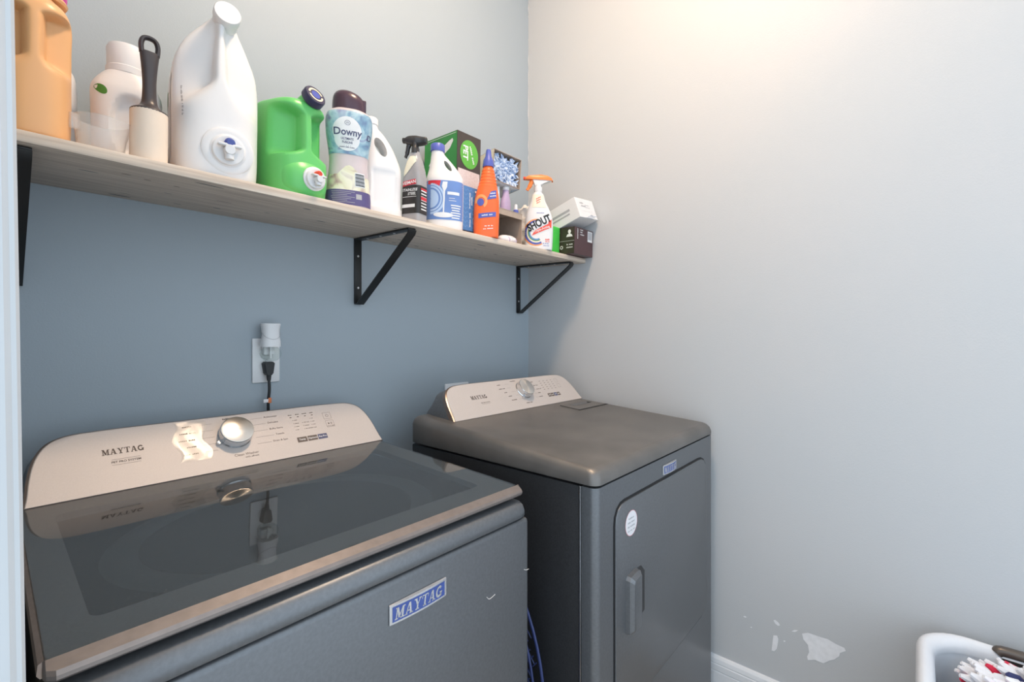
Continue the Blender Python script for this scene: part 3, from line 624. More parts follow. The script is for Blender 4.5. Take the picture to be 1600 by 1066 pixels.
# 1 tan jug
t = item('detergent_jug', 'tan orange detergent jug with magenta cap by the door casing', 'jug', .053, 1.13)
K = [(0, 0, 0, .040, .08, 3), (.006, 0, 0, .0465, .088, 3), (.05, 0, 0, .048, .09, 3), (.1, 0, 0, .048, .09, 3), (.16, 0, 0, .048, .09, 3), (.195, 0, 0, .0485, .089, 3), (.215, 0, 0, .045, .083, 2.8), (.232, 0, 0, .036, .06, 2.4), (.244, 0, -.01, .028, .035, 2.2), (.25, 0, -.01, .024, .026, 2)]
def tanfn(p):
    a = smooth01(.098 + .5 * max(0, abs(p.x) - .02), .125, p.z) * (1 - smooth01(.192, .202, p.z)) * (1 - smooth01(-.062, -.046, p.y)); p.x *= 1 - .66 * a
    return p
mk('body', body(K, 10, 120, tanfn), 'tan_hdpe', t); mk('cap', xf(lathe([(.029, 0), (.031, .006), (.031, .03), (.027, .038), (.018, .04)], 32), T(.012, -.02, .246)), 'magenta', t)
mk('neck_ring', xf(lathe([(.03, -.004), (.032, 0), (.03, .004)], 32), T(.012, -.02, .243)), 'tan_hdpe', t)
# 2 white bottle behind it
t = item('softener_bottle', 'narrow white bottle half hidden behind the tan jug', 'bottle', .088, 1.262)
mk('body', body([(0, 0, 0, .030, .03, 2.6), (.006, 0, 0, .035, .034, 2.6), (.1, 0, 0, .036, .035, 2.6), (.17, 0, 0, .034, .033, 2.4), (.195, 0, 0, .026, .026, 2.2), (.205, 0, 0, .018, .018, 2)], 4, 40), 'white_hdpe', t); mk('cap', xf(lathe([(.02, 0), (.02, .02), (.017, .024)], 28), T(0, 0, .203)), 'white_plastic', t)
# 3 clear measuring cup
t = item('measuring_cup', 'clear plastic measuring cup with pouring lip beside the lint roller', 'cup', .138, 1.088)
def lip(p):
    a = max(0, p.x / .04) ** 6 * smooth01(.03, .06, p.z); p.x += .008 * a; p.z += .004 * a; return p
rg = [[lip(Vector(q)) for q in sring(z, 0, 0, r, r, 2, 48)] for r, z in ((.030, .0), (.0315, .002), (.0345, .03), (.0375, .058), (.0385, .0605), (.0365, .0605), (.0335, .03), (.0305, .004))]
mk('cup_wall', loft(rg), 'clear_plastic', t); mk('handle_tab', xf(box(-.004, .004, -.05, -.036, .03, .056, .002), T(0, 0, 0) @ RZ(-60)), 'clear_plastic', t)
# 4 white softener bottle with green leaf
t = item('fabric_softener_bottle', 'white softener bottle with big screw cap behind the lint roller', 'bottle', .192, 1.205, -10)
K = [(0, 0, 0, .045, .035, 3), (.006, 0, 0, .052, .041, 3), (.06, 0, 0, .054, .043, 3), (.12, 0, 0, .055, .043, 3), (.155, 0, 0, .056, .043, 2.8), (.172, 0, 0, .052, .04, 2.6), (.19, 0, 0, .041, .035, 2.3), (.199, 0, 0, .033, .032, 2)]
def dent(p):
    q = ((p.x - .006) / .032) ** 2 + ((p.z - .09) / .062) ** 2
    if p.y < 0: p.y += .013 * (1 - smooth01(.6, 1.0, q))
    return p
bb = mk('body', body(K, 6, 72, dent), 'white_hdpe', t, key='sof'); mk('cap', xf(lathe([(.034, 0), (.034, .012), (.032, .014), (.033, .05), (.03, .057), (.02, .058)], 36), T(0, 0, .197)), 'white_plastic', t)
lay('leaf_print', s_xf(s_disc(.006, .010, 2, 16), -.050, 0, 1, 20), 'leaf_green', t, (0, 0, .15), (.9, .42, 0), (0, 0, 1), .0006, 'sof')
lay('label', s_rect(.012, .06, 2, 6), 'leaf_green', t, (-.052, .008, .09), (.3, -.95, 0), (0, 0, 1), .0006, 'sof')
# 5 lint roller
t = item('lint_roller', 'cream lint roller with black looped handle standing on end', 'lint roller', .2035, 1.077)
mk('sheet_roll', lathe([(.0265, 0), (.0285, .001), (.0285, .0945), (.0275, .0955), (.02, .0955)], 48), 'cream_roll', t)
mk('handle', body([(.0935, 0, 0, .0285, .0285, 2), (.097, 0, 0, .0275, .0275, 2), (.105, 0, 0, .016, .016, 2), (.118, 0, 0, .0115, .0105, 2.2), (.15, 0, 0, .0105, .0085, 2.4), (.18, 0, 0, .0125, .0085, 2.4), (.2, 0, 0, .0145, .008, 2.4), (.206, 0, 0, .0145, .0075, 2.4)], 4, 32), 'dark_handle', t)
mk('hang_loop', tube(spline([(-.0115, 0, .203), (-.0125, 0, .218), (-.009, 0, .229), (0, 0, .232), (.009, 0, .229), (.0125, 0, .218), (.0115, 0, .203)], 4), .0042, 10, flat=1.5), 'dark_handle', t)
# 6 big white dispenser jug
t = item('dispenser_jug', 'large white detergent jug with tap and blue button', 'jug', .328, 1.146, -8)
K = [(0, 0, 0, .066, .082, 3.2), (.007, 0, 0, .074, .09, 3.2), (.04, 0, 0, .0765, .093, 3.2), (.1, 0, 0, .0775, .093, 3), (.16, 0, 0, .078, .093, 3), (.2, 0, 0, .077, .092, 3), (.24, 0, .002, .073, .09, 2.8), (.27, 0, .003, .063, .088, 2.6), (.295, .002, 0, .050, .083, 2.5), (.315, .005, -.01, .036, .072, 2.4), (.332, .008, -.028, .024, .05, 2.2), (.34, .010, -.045, .016, .026, 2)]
mk('body', body(K, 9, 128, fin(.128, .365, -.07, -.036, .22, .075)), 'white_hdpe', t, key='wj')
mk('cap', xf(lathe([(.0225, -.02), (.0225, 0), (.0245, .001), (.0245, .014), (.023, .0165), (.001, .0165)], 40), T(.010, -.074, .330) @ RX(78)), 'white_plastic', t)
tap(t, (.012, -.092, .056), -4, .029, 'white_hdpe', 'blue_button')
mk('tap_collar', xf(lathe([(.047, -.006), (.046, .001), (.043, .003), (.036, .003)], 48), T(.012, -.0925, .056) @ RX(94)), 'white_hdpe', t)
lay('label', s_rect(.11, .17), 'label_white', t, (-.08, .03, .125), (0, -1, 0), (0, 0, 1), .0008, 'wj')
lay('label_print', s_rect(.07, .03, 1, 1, -.01, .04), 'leaf_green', t, (-.08, .03, .125), (0, -1, 0), (0, 0, 1), .0013, 'wj')
lay('lettering', s_lines('SEE BACK FOR USE  0 15 31 46', .0052, rot=-90), 'print_grey', t, (-.062, -.1, .145), (1, 0, 0), (0, 0, 1), .0008, 'wj')
# 7 green dispenser jug
t = item('dispenser_jug', 'green detergent jug with navy spout cap and white tap', 'jug', .488, 1.145, 3)
K = [(0, 0, 0, .053, .082, 3.2), (.006, 0, 0, .061, .09, 3.2), (.04, 0, 0, .064, .093, 3.2), (.09, 0, 0, .065, .092, 3.2), (.14, 0, 0, .064, .091, 3.2), (.19, 0, .002, .063, .09, 3.2), (.212, 0, .003, .060, .087, 3.1), (.222, 0, .005, .052, .08, 3), (.226, 0, .006, .04, .068, 2.8)]
gf = fin(.088, .208, -.058, -.022, .24, .022)
def gfn(p): p = gf(p); p.z *= 1 + .085 * smooth01(-.06, .09, p.y); return p
mk('body', body(K, 10, 128, gfn), 'green_hdpe', t, key='gj')
mk('spout', xf(lathe([(.036, -.075), (.027, -.035), (.0215, .006), (.0215, .012)], 36), T(.012, -.066, .226) @ RZ(6) @ RX(64)), 'green_hdpe', t)
mk('front_bulge', body([(.004, 0, -.058, .04, .034, 2.4), (.02, 0, -.06, .052, .04, 2.4), (.055, 0, -.06, .054, .042, 2.3), (.082, 0, -.055, .046, .034, 2.2), (.094, 0, -.05, .03, .022, 2)], 5, 48), 'green_hdpe', t, key='gb')
cp = mk('spout_cap', xf(lathe([(.0235, 0), (.0255, .002), (.0255, .016), (.0235, .019), (.001, .0192)], 40), T(.0125, -.075, .2305) @ RZ(6) @ RX(64)), 'navy_cap', t)
capM = T(.0125, -.075, .2305) @ RZ(6) @ RX(64) @ T(0, 0, .0193); ou, vv = (capM @ Vector((1, 0, 0, 0))).xyz, (capM @ Vector((0, 1, 0, 0))).xyz
lay('cap_emblem', s_disc(.0105, .0105, 2, 24), 'cap_blue', cp, capM.translation, ou, vv, .0004)
lay('cap_emblem', s_join(s_disc(.018, .018, 1, 20, r0=.75, t0=10, t1=170), s_disc(.018, .018, 1, 20, r0=.75, t0=190, t1=350)), 'cap_cream', cp, capM.translation, ou, vv, .0004)
tap(t, (.008, -.1015, .042), -6, .0225, 'white_plastic', 'red_button')
# 8 scent bead bottle
t = item('scent_bead_bottle', 'clear scent bead bottle with watercolour label and plum cap', 'bottle', .62, 1.106, -27)
K = [(0, 0, 0, .048, .038, 2.6), (.004, 0, 0, .054, .043, 2.6), (.03, 0, 0, .0545, .043, 2.6), (.07, 0, 0, .0505, .04, 2.6), (.115, 0, 0, .047, .037, 2.6), (.15, 0, 0, .0485, .038, 2.6), (.19, 0, 0, .0545, .042, 2.6), (.225, 0, 0, .0565, .043, 2.6), (.243, 0, 0, .052, .04, 2.5), (.25, 0, 0, .042, .035, 2.3)]
mk('body', body(K, 6, 72), 'pearl', t, key='dw')
def band(z0, z1, w, nx=16, ny=8, f=None):
    v, fa = s_rect(w, z1 - z0, nx, ny, 0, (z0 + z1) / 2)
    if f: v = [f(x, y) for x, y in v]
    return v, fa
lay('upper_sleeve', band(.135, .241, .17), 'watercolour', t, (0, -.06, 0), (1, 0, 0), (0, 0, 1), .0006, 'dw', .05)
lay('fruit_panel', band(.033, .09, .17, f=lambda x, y: (x, y + (.018 * math.cos(x * 60) if y > .085 else 0))), 'fruit_print', t, (0, -.06, 0), (1, 0, 0), (0, 0, 1), .0006, 'dw', .05)
lay('lower_sleeve', band(.008, .045, .17), 'label_purple', t, (0, -.06, 0), (1, 0, 0), (0, 0, 1), .0009, 'dw', .05)
lay('lettering', s_join(*[s_rect(.06 - .012 * (i % 3), .0011, 8, 1, -.014 - .004 * (i % 3), .04 - i * .0043) for i in range(7)], s_rect(.014, .013, 2, 2, .026, .03)), 'print_grey', t, (0, -.06, 0), (1, 0, 0), (0, 0, 1), .0013, 'dw', .05)
pn = lay('name_panel', s_join(s_disc(.037, .037, 6, 40, -.006, .188), s_disc(.034, .026, 5, 32, -.006, .168)), 'label_white', t, (0, -.06, 0), (1, 0, 0), (0, 0, 1), .0011, 'dw', .05)
lay('lettering', s_join(s_text('Downy', .0245, bold=.018, cx=-.005, cy=.187), s_text('ULTIMATE', .0075, bold=.02, cx=-.006, cy=.171), s_text('FUSIONS', .0075, bold=.02, cx=-.006, cy=.1625), s_disc(.0075, .006, 1, 20, -.006, .2095, .85), s_text('m', .009, cx=-.006, cy=.2098), s_lines('in-wash scent booster', .0045, cx=-.006, cy=.151), s_text('. . . .', .012, cx=-.006, cy=.158)), 'print_navy', pn, (0, -.06, 0), (1, 0, 0), (0, 0, 1), .0016, 'dw', .05)
bc = lay('barcode', s_rect(.027, .036, 3, 3, .03, .073), 'label_white', t, (0, -.06, 0), (1, 0, 0), (0, 0, 1), .0012, 'dw', .05)
lay('barcode_lines', s_join(*[s_rect(.024, .0014 if i % 3 else .0024, 3, 1, .03, .059 + i * .0031) for i in range(10)]), 'print_black', bc, (0, -.06, 0), (1, 0, 0), (0, 0, 1), .0016, 'dw', .05)
lay('lettering', s_text('D', .02, bold=.02, cx=.052, cy=.183), 'print_navy', t, (0, -.06, 0), (1, 0, 0), (0, 0, 1), .0016, 'dw', .05)
mk('cap', body([(.246, 0, 0, .040, .034, 2.2), (.25, 0, 0, .0415, .036, 2.2), (.275, -.001, 0, .040, .035, 2.2), (.29, -.004, 0, .034, .03, 2.2), (.3, -.008, 0, .022, .02, 2), (.303, -.009, 0, .006, .006, 2)], 6, 48), 'plum_cap', t); mk('measuring_notch', xf(box(-.006, .006, -.01, .01, 0, .03, .003), T(.034, -.01, .253)), 'plum_cap', t)
# 9 white handled jug
def cut(bm, cutter):
    a = bpy.data.meshes.new('a'); bm.to_mesh(a); bm.free(); b = bpy.data.meshes.new('b'); cutter.to_mesh(b); cutter.free()
    oa, ob = bpy.data.objects.new('a', a), bpy.data.objects.new('b', b); COL.objects.link(oa); COL.objects.link(ob)
    md = oa.modifiers.new('x', 'BOOLEAN'); md.object = ob; md.operation = 'DIFFERENCE'; md.solver = 'EXACT'
    me = bpy.data.meshes.new_from_object(oa.evaluated_get(bpy.context.evaluated_depsgraph_get())); out = bmesh.new(); out.from_mesh(me)
    for o in (oa, ob): bpy.data.objects.remove(o)
    return out
t = item('bleach_jug', 'plain white handled jug between the scent beads and grey spray bottle', 'jug', .734, 1.134, -22)
K = [(0, 0, 0, .049, .044, 3.4), (.005, 0, 0, .0545, .049, 3.4), (.028, 0, 0, .055, .0495, 3.4), (.034, 0, 0, .0525, .047, 3.4), (.09, 0, 0, .0525, .047, 3.2), (.135, 0, 0, .052, .046, 3), (.165, -.003, 0, .047, .042, 2.7), (.2, -.010, 0, .039, .034, 2.4), (.232, -.020, 0, .028, .026, 2.1), (.25, -.028, 0, .019, .019, 2), (.262, -.03, 0, .0175, .0175, 2)]
def jug9(p):
    if p.y < 0:
        q = max(abs(p.x) / .034, abs(p.z - .082) / .05); p.y += .004 * (1 - smooth01(.86, 1.0, q))
    return p
bm = body(K, 6, 72, jug9)
mk('body', cut(bm, xf(lathe([(.016, -.1), (.016, .1)], 32), T(-.009, 0, .193) @ RY(-24) @ Matrix.Diagonal((.85, 1, 1.75, 1)) @ RX(90))), 'white_hdpe', t, angle=50)
mk('cap', xf(lathe([(.0195, 0), (.0195, .016), (.017, .019)], 28), T(-.03, 0, .260)), 'white_plastic', t)
# 10 stainless-steel cleaner
def trigger(root, M, mbody, mtrig, nozzle):
    hd = mk('spray_head', xf(join(xf(body([(-.038, 0, 0, .006, .005, 2.4), (-.036, 0, 0, .009, .008, 2.6), (-.02, 0, .001, .011, .0095, 2.6), (.0, 0, .0, .013, .011, 2.6), (.022, 0, 0, .012, .010, 2.6), (.034, 0, -.001, .007, .007, 2.4)], 4, 32), T(0, 0, .034) @ RY(-90) @ RZ(0)), lathe([(.0125, 0), (.0125, .014), (.0105, .017), (.0105, .028)], 28)), M), mbody, root)
    mk('trigger', xf(tube(spline([(-.018, 0, .028), (-.024, 0, .018), (-.027, 0, .004), (-.033, 0, -.010)], 5), [.0055] * 6 + [.005] * 6 + [.0035] * 4, 10, flat=1.4), M), mtrig, hd)
    mk('nozzle', xf(lathe([(.007, 0), (.007, .006), (.004, .008)], 16), M @ T(-.036, 0, .035) @ RY(-90)), nozzle, hd)
t = item('spray_bottle', 'grey stainless steel cleaner spray bottle with black trigger', 'spray bottle', .808, 1.078, -72)
K = [(0, 0, 0, .026, .021, 5), (.003, 0, 0, .0295, .0245, 5), (.05, 0, 0, .030, .025, 5), (.11, 0, 0, .0295, .0245, 4.5), (.14, 0, 0, .027, .023, 4), (.17, 0, 0, .021, .0195, 3), (.188, 0, 0, .0155, .0155, 2.2), (.2, 0, 0, .013, .013, 2)]
mk('body', body(K, 6, 64), 'grey_liquid', t, key='wm')
lab = lay('label', s_rect(.054, .078, 8, 8, 0, .062), 'label_black', t, (0, -.05, 0), (1, 0, 0), (0, 0, 1), .0007, 'wm')
lay('label_side', s_rect(.044, .078, 6, 8, 0, .062), 'label_black', t, (.06, 0, 0), (0, 1, 0), (0, 0, 1), .0007, 'wm')
lay('brand_flash', s_xf(s_rect(.05, .014, 4, 1), -.004, .108, 1, 6), 'label_red', lab, (0, -.05, 0), (1, 0, 0), (0, 0, 1), .0011, 'wm')
lay('lettering', s_join(s_text('WEIMAN', .0125, bold=.02, cx=-.004, cy=.108, rot=6), s_text('STAINLESS', .0105, bold=.02, cy=.088, shear=.2), s_text('STEEL', .0105, bold=.02, cx=.008, cy=.077, shear=.2), s_rect(.045, .0012, 2, 1, 0, .069), s_rect(.046, .009, 3, 1, -.004, .044)), 'print_white', lab, (0, -.05, 0), (1, 0, 0), (0, 0, 1), .0015, 'wm')
lay('lettering', s_join(*[s_rect(.026, .0035, 2, 1, 0, .036 + i * .0085) for i in range(7)]), 'print_white', t, (.06, 0, 0), (0, 1, 0), (0, 0, 1), .0013, 'wm')
lay('label_stripe', s_join(s_rect(.028, .009, 2, 1, 0, .066), s_rect(.028, .005, 2, 1, 0, .092)), 'label_red', t, (.06, 0, 0), (0, 1, 0), (0, 0, 1), .0015, 'wm')
lay('neck_label', s_poly([(-.021, .128), (-.012, .134), (.0, .147), (.016, .168), (.012, .184), (-.006, .186), (-.016, .172), (-.022, .15)]), 'label_cream', t, (0, -.05, 0), (1, 0, 0), (0, 0, 1), .0012, 'wm')
trigger(t, T(0, 0, .196) @ RZ(20) @ Matrix.Diagonal((.86, 1.3, 1.08, 1)), 'smoke_trigger', 'smoke_trigger', 'smoke_trigger')
# 11 bleach with blue label
t = item('bleach_jug', 'white bleach jug with blue label and blue cap', 'jug', .950, 1.116, -40)
K = [(0, 0, 0, .05, .042, 2.8), (.005, 0, 0, .0565, .048, 2.8), (.03, 0, 0, .058, .0495, 2.8), (.1, 0, 0, .0585, .05, 2.8), (.148, 0, 0, .058, .0495, 2.8), (.166, 0, 0, .056, .047, 2.7), (.19, -.004, 0, .046, .038, 2.5), (.215, -.012, 0, .034, .028, 2.3), (.24, -.022, 0, .0215, .021, 2), (.252, -.024, 0, .0185, .0185, 2)]
bm = body(K, 6, 72)
mk('body', cut(bm, xf(lathe([(.015, -.1), (.015, .1)], 28), T(.008, 0, .199) @ RY(-32) @ Matrix.Diagonal((.5, 1, 1.35, 1)) @ RX(90))), 'white_hdpe', t, angle=50, key='cx')
mk('cap', xf(lathe([(.022, 0), (.022, .02), (.0195, .023), (.001, .023)], 32), T(-.024, 0, .25)), 'royal', t)
lab = lay('label', s_rect(.112, .118, 14, 8, 0, .091), 'label_blue', t, (0, -.07, 0), (1, 0, 0), (0, 0, 1), .0007, 'cx')
lay('red_corner', s_poly([(-.05, .149), (-.012, .149), (-.016, .132), (-.05, .138)]), 'label_red', lab, (0, -.07, 0), (1, 0, 0), (0, 0, 1), .0011, 'cx')
lay('washer_ring', s_join(s_disc(.043, .047, 1, 24, -.042, .094, .86, -90, 90), s_disc(.034, .038, 1, 24, -.042, .094, .86, -90, 90), s_disc(.024, .028, 2, 24, -.042, .094, .05, -90, 90)), 'label_sky', lab, (0, -.07, 0), (1, 0, 0), (0, 0, 1), .0011, 'cx')
lay('pour_print', s_join(s_poly([(-.006, .146), (.008, .146), (.007, .13), (.001, .118), (-.001, .05), (-.005, .05), (-.004, .118), (-.009, .132)]), s_disc(.03, .008, 2, 24, -.003, .046), s_rect(.036, .009, 2, 1, .026, .112)), 'label_white', lab, (0, -.07, 0), (1, 0, 0), (0, 0, 1), .0014, 'cx')
lay('lettering', s_join(*[s_rect(.03 - .003 * (i % 3), .0035, 3, 1, .034, .076 - i * .0075) for i in range(6)], s_rect(.018, .0015, 1, 1, .022, .097), s_rect(.022, .0015, 1, 1, .024, .09)), 'print_white', lab, (0, -.07, 0), (1, 0, 0), (0, 0, 1), .0014, 'cx')
# 12 tall green/black refill box
t = item('refill_box', 'tall dark and green carton printed PET standing behind the bleach', 'box', 1.0735, 1.225)
PB = (-.0535, .0535, -.085, .085, 0, .352)
mk('carton', box(*PB, .0012), 'box_dark', t, smooth=False)
lay('side_print', s_rect(.168, .348, 1, 1, 0, .176), 'box_green', t, (-.0535, 0, 0), (0, -1, 0), (0, 0, 1), .0007)
lay('mop_print', s_join(s_poly([(-.06, .262), (-.05, .275), (.0, .305), (.045, .325), (.062, .33), (.066, .322), (.05, .300), (.02, .285), (-.03, .262)]), s_rect(.16, .0015, 1, 1, 0, .345)), 'carton_white', t, (-.0535, 0, 0), (0, -1, 0), (0, 0, 1), .0012)
ci = lay('round_logo', s_disc(.041, .047, 1, 36, 0, .285), 'box_lime', t, (0, -.085, 0), (1, 0, 0), (0, 0, 1), .0008)
lay('lettering', s_join(s_text('PET', .03, bold=.03, rot=-90, cx=-.018, cy=.288), s_lines('Heavy Duty', .013, bold=.03, rot=-72, cx=.012, cy=.285)), 'print_white', ci, (0, -.085, 0), (1, 0, 0), (0, 0, 1), .0013)
lay('pad_print', s_rect(.098, .066, 1, 1, 0, .198), 'box_pink', t, (0, -.085, 0), (1, 0, 0), (0, 0, 1), .0008)
# 13 blue box on a flat packet
t = item('flat_packet', 'flat dark packet lying under the blue box', 'packet', 1.036, 1.112)
mk('packet', box(-.032, .034, -.026, .02, 0, .018, .005), 'label_black', t); lay('print', s_join(s_disc(.006, .005, 1, 12, -.02, .009), s_disc(.004, .004, 1, 12, .0, .008), s_rect(.016, .003, 1, 1, .018, .009)), 'label_orange', t, (0, -.026, 0), (1, 0, 0), (0, 0, 1), .0006)
t = item('tissue_box', 'blue carton with wavy pattern between bleach and orange bottle', 'box', 1.037, 1.112); t.location.z += .0188
mk('carton', box(-.033, .033, -.02, .02, 0, .142, .0012), 'box_blue', t, smooth=False)
wv = []
for i in range(9):
    P = [(-.032 + .064 * j / 16, .012 + i * .0145 + .0035 * math.sin(j * 1.57)) for j in range(17)]; wv.append(s_join(*[s_poly([(a[0], a[1]), (b[0], b[1]), (b[0], b[1] + .0035), (a[0], a[1] + .0035)]) for a, b in zip(P, P[1:])]))
lay('wave_print', s_join(*wv), 'box_wave', t, (0, -.02, 0), (1, 0, 0), (0, 0, 1), .0006)
lay('lettering', s_join(s_lines('Multi-Purpose', .0085, rot=90, cx=-.002, cy=.098), s_lines('Cleaner', .0085, rot=90, cx=.007, cy=.098), s_lines('Refill Pads', .009, rot=90, cx=.0, cy=.036), s_disc(.008, .014, 1, 24, .02, .035, .9), s_disc(.004, .004, 1, 12, .024, .131)), 'print_white', t, (0, -.02, 0), (1, 0, 0), (0, 0, 1), .001)
# 14 orange stain remover
t = item('stain_remover_bottle', 'orange stain remover bottle with ribbed neck and blue nozzle', 'bottle', 1.083, 1.063, -44)
def ribs(p):
    if .165 < p.z < .222: k = 1 + .035 * math.cos((p.z - .165) / .0105 * 2 * math.pi); p.x *= k; p.y *= k
    return p
K = [(0, 0, 0, .036, .022, 2.8), (.004, 0, 0, .0405, .026, 2.8), (.04, 0, 0, .0415, .027, 2.8), (.09, 0, 0, .0415, .027, 2.7), (.13, .001, 0, .039, .0265, 2.6), (.16, .002, 0, .0325, .024, 2.4), (.19, .003, 0, .0255, .021, 2.2), (.215, .003, 0, .0205, .0185, 2), (.228, .003, 0, .0155, .0155, 2), (.234, .003, 0, .0135, .0135, 2)]
mk('body', body(K, 10, 64, ribs), 'orange_hdpe', t, key='td')
mk('nozzle_cap', xf(lathe([(.0185, 0), (.0185, .006), (.0165, .022), (.0105, .034), (.0085, .05), (.0075, .056), (.004, .058)], 28), T(.003, 0, .23)), 'royal', t)
lb = lay('label_badge', s_poly([(.0, .118), (.012, .145), (.03, .152), (.03, .125)]), 'royal', t, (0, -.05, 0), (1, 0, 0), (0, 0, 1), .0009, 'td')
lay('lettering', s_join(s_lines('Stain', .0075, bold=.02, cx=.019, cy=.14, rot=12), s_lines('Release', .0065, bold=.02, cx=.02, cy=.131, rot=12)), 'print_white', lb, (0, -.05, 0), (1, 0, 0), (0, 0, 1), .0013, 'td')
lay('swirl_print', s_join(s_disc(.02, .022, 1, 24, -.018, .113, .6, -60, 200),), 'label_orange', t, (0, -.05, 0), (1, 0, 0), (0, 0, 1), .0008, 'td')
lay('swirl_print', s_disc(.011, .012, 2, 24, -.02, .11), 'royal', t, (0, -.05, 0), (1, 0, 0), (0, 0, 1), .001, 'td')
bd = lay('label_band', s_poly([(-.026, .073), (.03, .081), (.03, .066), (-.026, .058)]), 'royal', t, (0, -.05, 0), (1, 0, 0), (0, 0, 1), .0009, 'td')
lay('lettering', s_join(s_lines('ultra oxi', .0085, bold=.02, cx=.002, cy=.0697, rot=8), s_lines('22 FL OZ', .0075, cx=.008, cy=.035, rot=6), s_lines('for stains', .007, cx=.006, cy=.026, rot=6)), 'print_white', bd, (0, -.05, 0), (1, 0, 0), (0, 0, 1), .0013, 'td')
# 17 open carton lying on its side with wipes inside
def open_box(root, x0, x1, y0, y1, z0, z1, t, mo, mi):
    a = join(box(x0, x1, y0, y1, z0, z0 + t), box(x0, x1, y0, y1, z1 - t, z1), box(x0, x0 + t, y0, y1, z0 + t, z1 - t), box(x1 - t, x1, y0, y1, z0 + t, z1 - t), box(x0 + t, x1 - t, y1 - t, y1, z0 + t, z1 - t))
    return mk('carton', a, mo, root, smooth=False)
t = item('open_carton', 'brown cardboard carton on its side, open to the front, behind the orange bottle', 'box', 1.21, 1.075)
open_box(t, -.075, .068, 0, .16, 0, .118, .0022, 'cardboard', 'cardboard_in')
mk('flap', xf(box(-.075, .068, -.0, .0018, -.022, 0), T(0, .001, .118) @ RX(-8)), 'cardboard', t, smooth=False)
t = item('wipes_packet', 'white and purple crumpled packet inside the open carton', 'packet', 1.222, 1.094); t.location.z += .0025
bm = bmesh.new(); bmesh.ops.create_icosphere(bm, subdivisions=3, radius=1)
for v in bm.verts: v.co = Vector((v.co.x * .046, v.co.y * .022, .016 + v.co.z * .0155 * (1 + .25 * math.sin(v.co.x * 5 + v.co.y * 4)))); v.co.z = max(0, v.co.z)
mk('packet', bm, 'wipes_print', t)
ZT = .1192
# small things standing on that carton
t = item('wipes_pouch', 'small white pouch with dark ring logo on the open carton', 'pouch', 1.205, 1.16); t.location.z += ZT
mk('pouch', body([(0, 0, 0, .03, .014, 3), (.01, 0, 0, .032, .016, 3), (.05, 0, 0, .032, .014, 3), (.088, 0, 0, .031, .006, 3), (.098, 0, 0, .031, .002, 3)], 4, 40), 'pack_print', t, key='po', rot=(0, 0, R(-45)))
lay('ring_logo', s_disc(.014, .014, 1, 24, -.006, .07, .7), 'print_navy', t, (0, 0, 0), (.707, -.707, 0), (0, 0, 1), .019)
t = item('lavender_bottle', 'small lavender bottle with white cap on the open carton', 'bottle', 1.257, 1.135); t.location.z += ZT
mk('body', body([(0, 0, 0, .018, .014, 2.4), (.004, 0, 0, .0205, .016, 2.4), (.04, 0, 0, .0205, .016, 2.4), (.065, 0, 0, .015, .013, 2.2), (.08, 0, 0, .012, .0115, 2), (.09, 0, 0, .0115, .0115, 2)], 4, 36), 'lavender', t, key='lv'); mk('cap', xf(lathe([(.012, 0), (.012, .011), (.01, .0125)], 24), T(0, 0, .0895)), 'white_plastic', t); lay('label', s_xf(s_disc(.008, .01, 1, 16), -.006, .012), 'lime_box', t, (0, 0, 0), (.74, -.67, 0), (0, 0, 1), .017)
t = item('eye_drop_bottle', 'tiny bottle with blue base and white top at carton edge', 'bottle', 1.268, 1.094); t.location.z += ZT
mk('body', lathe([(.009, 0), (.0095, .002), (.0095, .012), (.006, .016)], 20), 'royal', t); mk('cap', xf(lathe([(.0065, 0), (.0055, .018), (.003, .02)], 20), T(0, 0, .015)), 'white_plastic', t)
# 15 duster refill box tilted on top
t = thing('duster_refill_box', 'open tilted carton stuffed with blue feather duster refills', 'box', (1.232, 1.150, ztop(1.15) + .0006 + ZT + .104), (R(-2), R(6), R(-10)))
open_box(t, -.05, .076, -.035, .14, 0, .112, .002, 'cardboard', 'cardboard_in'); lay('side_print', s_rect(.172, .108, 1, 1, 0, .056), 'label_cream', t, (-.05, .052, 0), (0, -1, 0), (0, 0, 1), .0006); lay('bottom_print', s_rect(.12, .17, 1, 1, .013, 0), 'pack_print', t, (0, .052, 0), (1, 0, 0), (0, -1, 0), .0006)
d = thing('feather_duster', 'fluffy blue duster refills filling the tilted carton', 'duster', (1.232, 1.150, ztop(1.15) + .0006 + ZT + .104), (R(-2), R(6), R(-10)))
bm = bmesh.new()
for i in range(330):
    x = -.042 + .100 * random.random(); z = .009 + .088 * random.random(); x += .012 * (z < .03) * 0
    L_ = .02 + .012 * random.random(); a = random.random() * 6.28; c = Vector((x, -.014 + .01 * random.random(), z)); dv = Vector((math.cos(a) * .8, -.35 - .4 * random.random(), math.sin(a) * .8)).normalized()
    e = c + dv * L_; e.x = max(-.046, min(.070, e.x)); e.z = max(.004, min(.106, e.z)); m_ = (c + e) / 2 + Vector((0, -.005, 0))
    bm = join(bm, tube([c, m_, e], [.0035, .0048, .0012], 5))
prop(mk('fibres', bm, 'duster_blue', d), kind='stuff'); mk('core', box(-.046, .071, -.012, .1, .004, .105, .02), 'duster_blue', d)
# 18 cloth bundle behind the laundry spray
t = item('cleaning_cloth', 'crumpled off-white cloth behind the laundry stain spray', 'cloth', 1.42, 1.175)
bm = bmesh.new(); bmesh.ops.create_icosphere(bm, subdivisions=4, radius=1)
for v in bm.verts:
    c = v.co.copy(); k = 1 + .07 * math.sin(c.z * 14 + c.x * 5) + .06 * math.sin(c.y * 11 + c.z * 6); v.co = Vector((c.x * .055 * k, c.y * .05 * k, max(0, .093 + c.z * .096 * k)))
mk('cloth', bm, 'cloth_white', t)
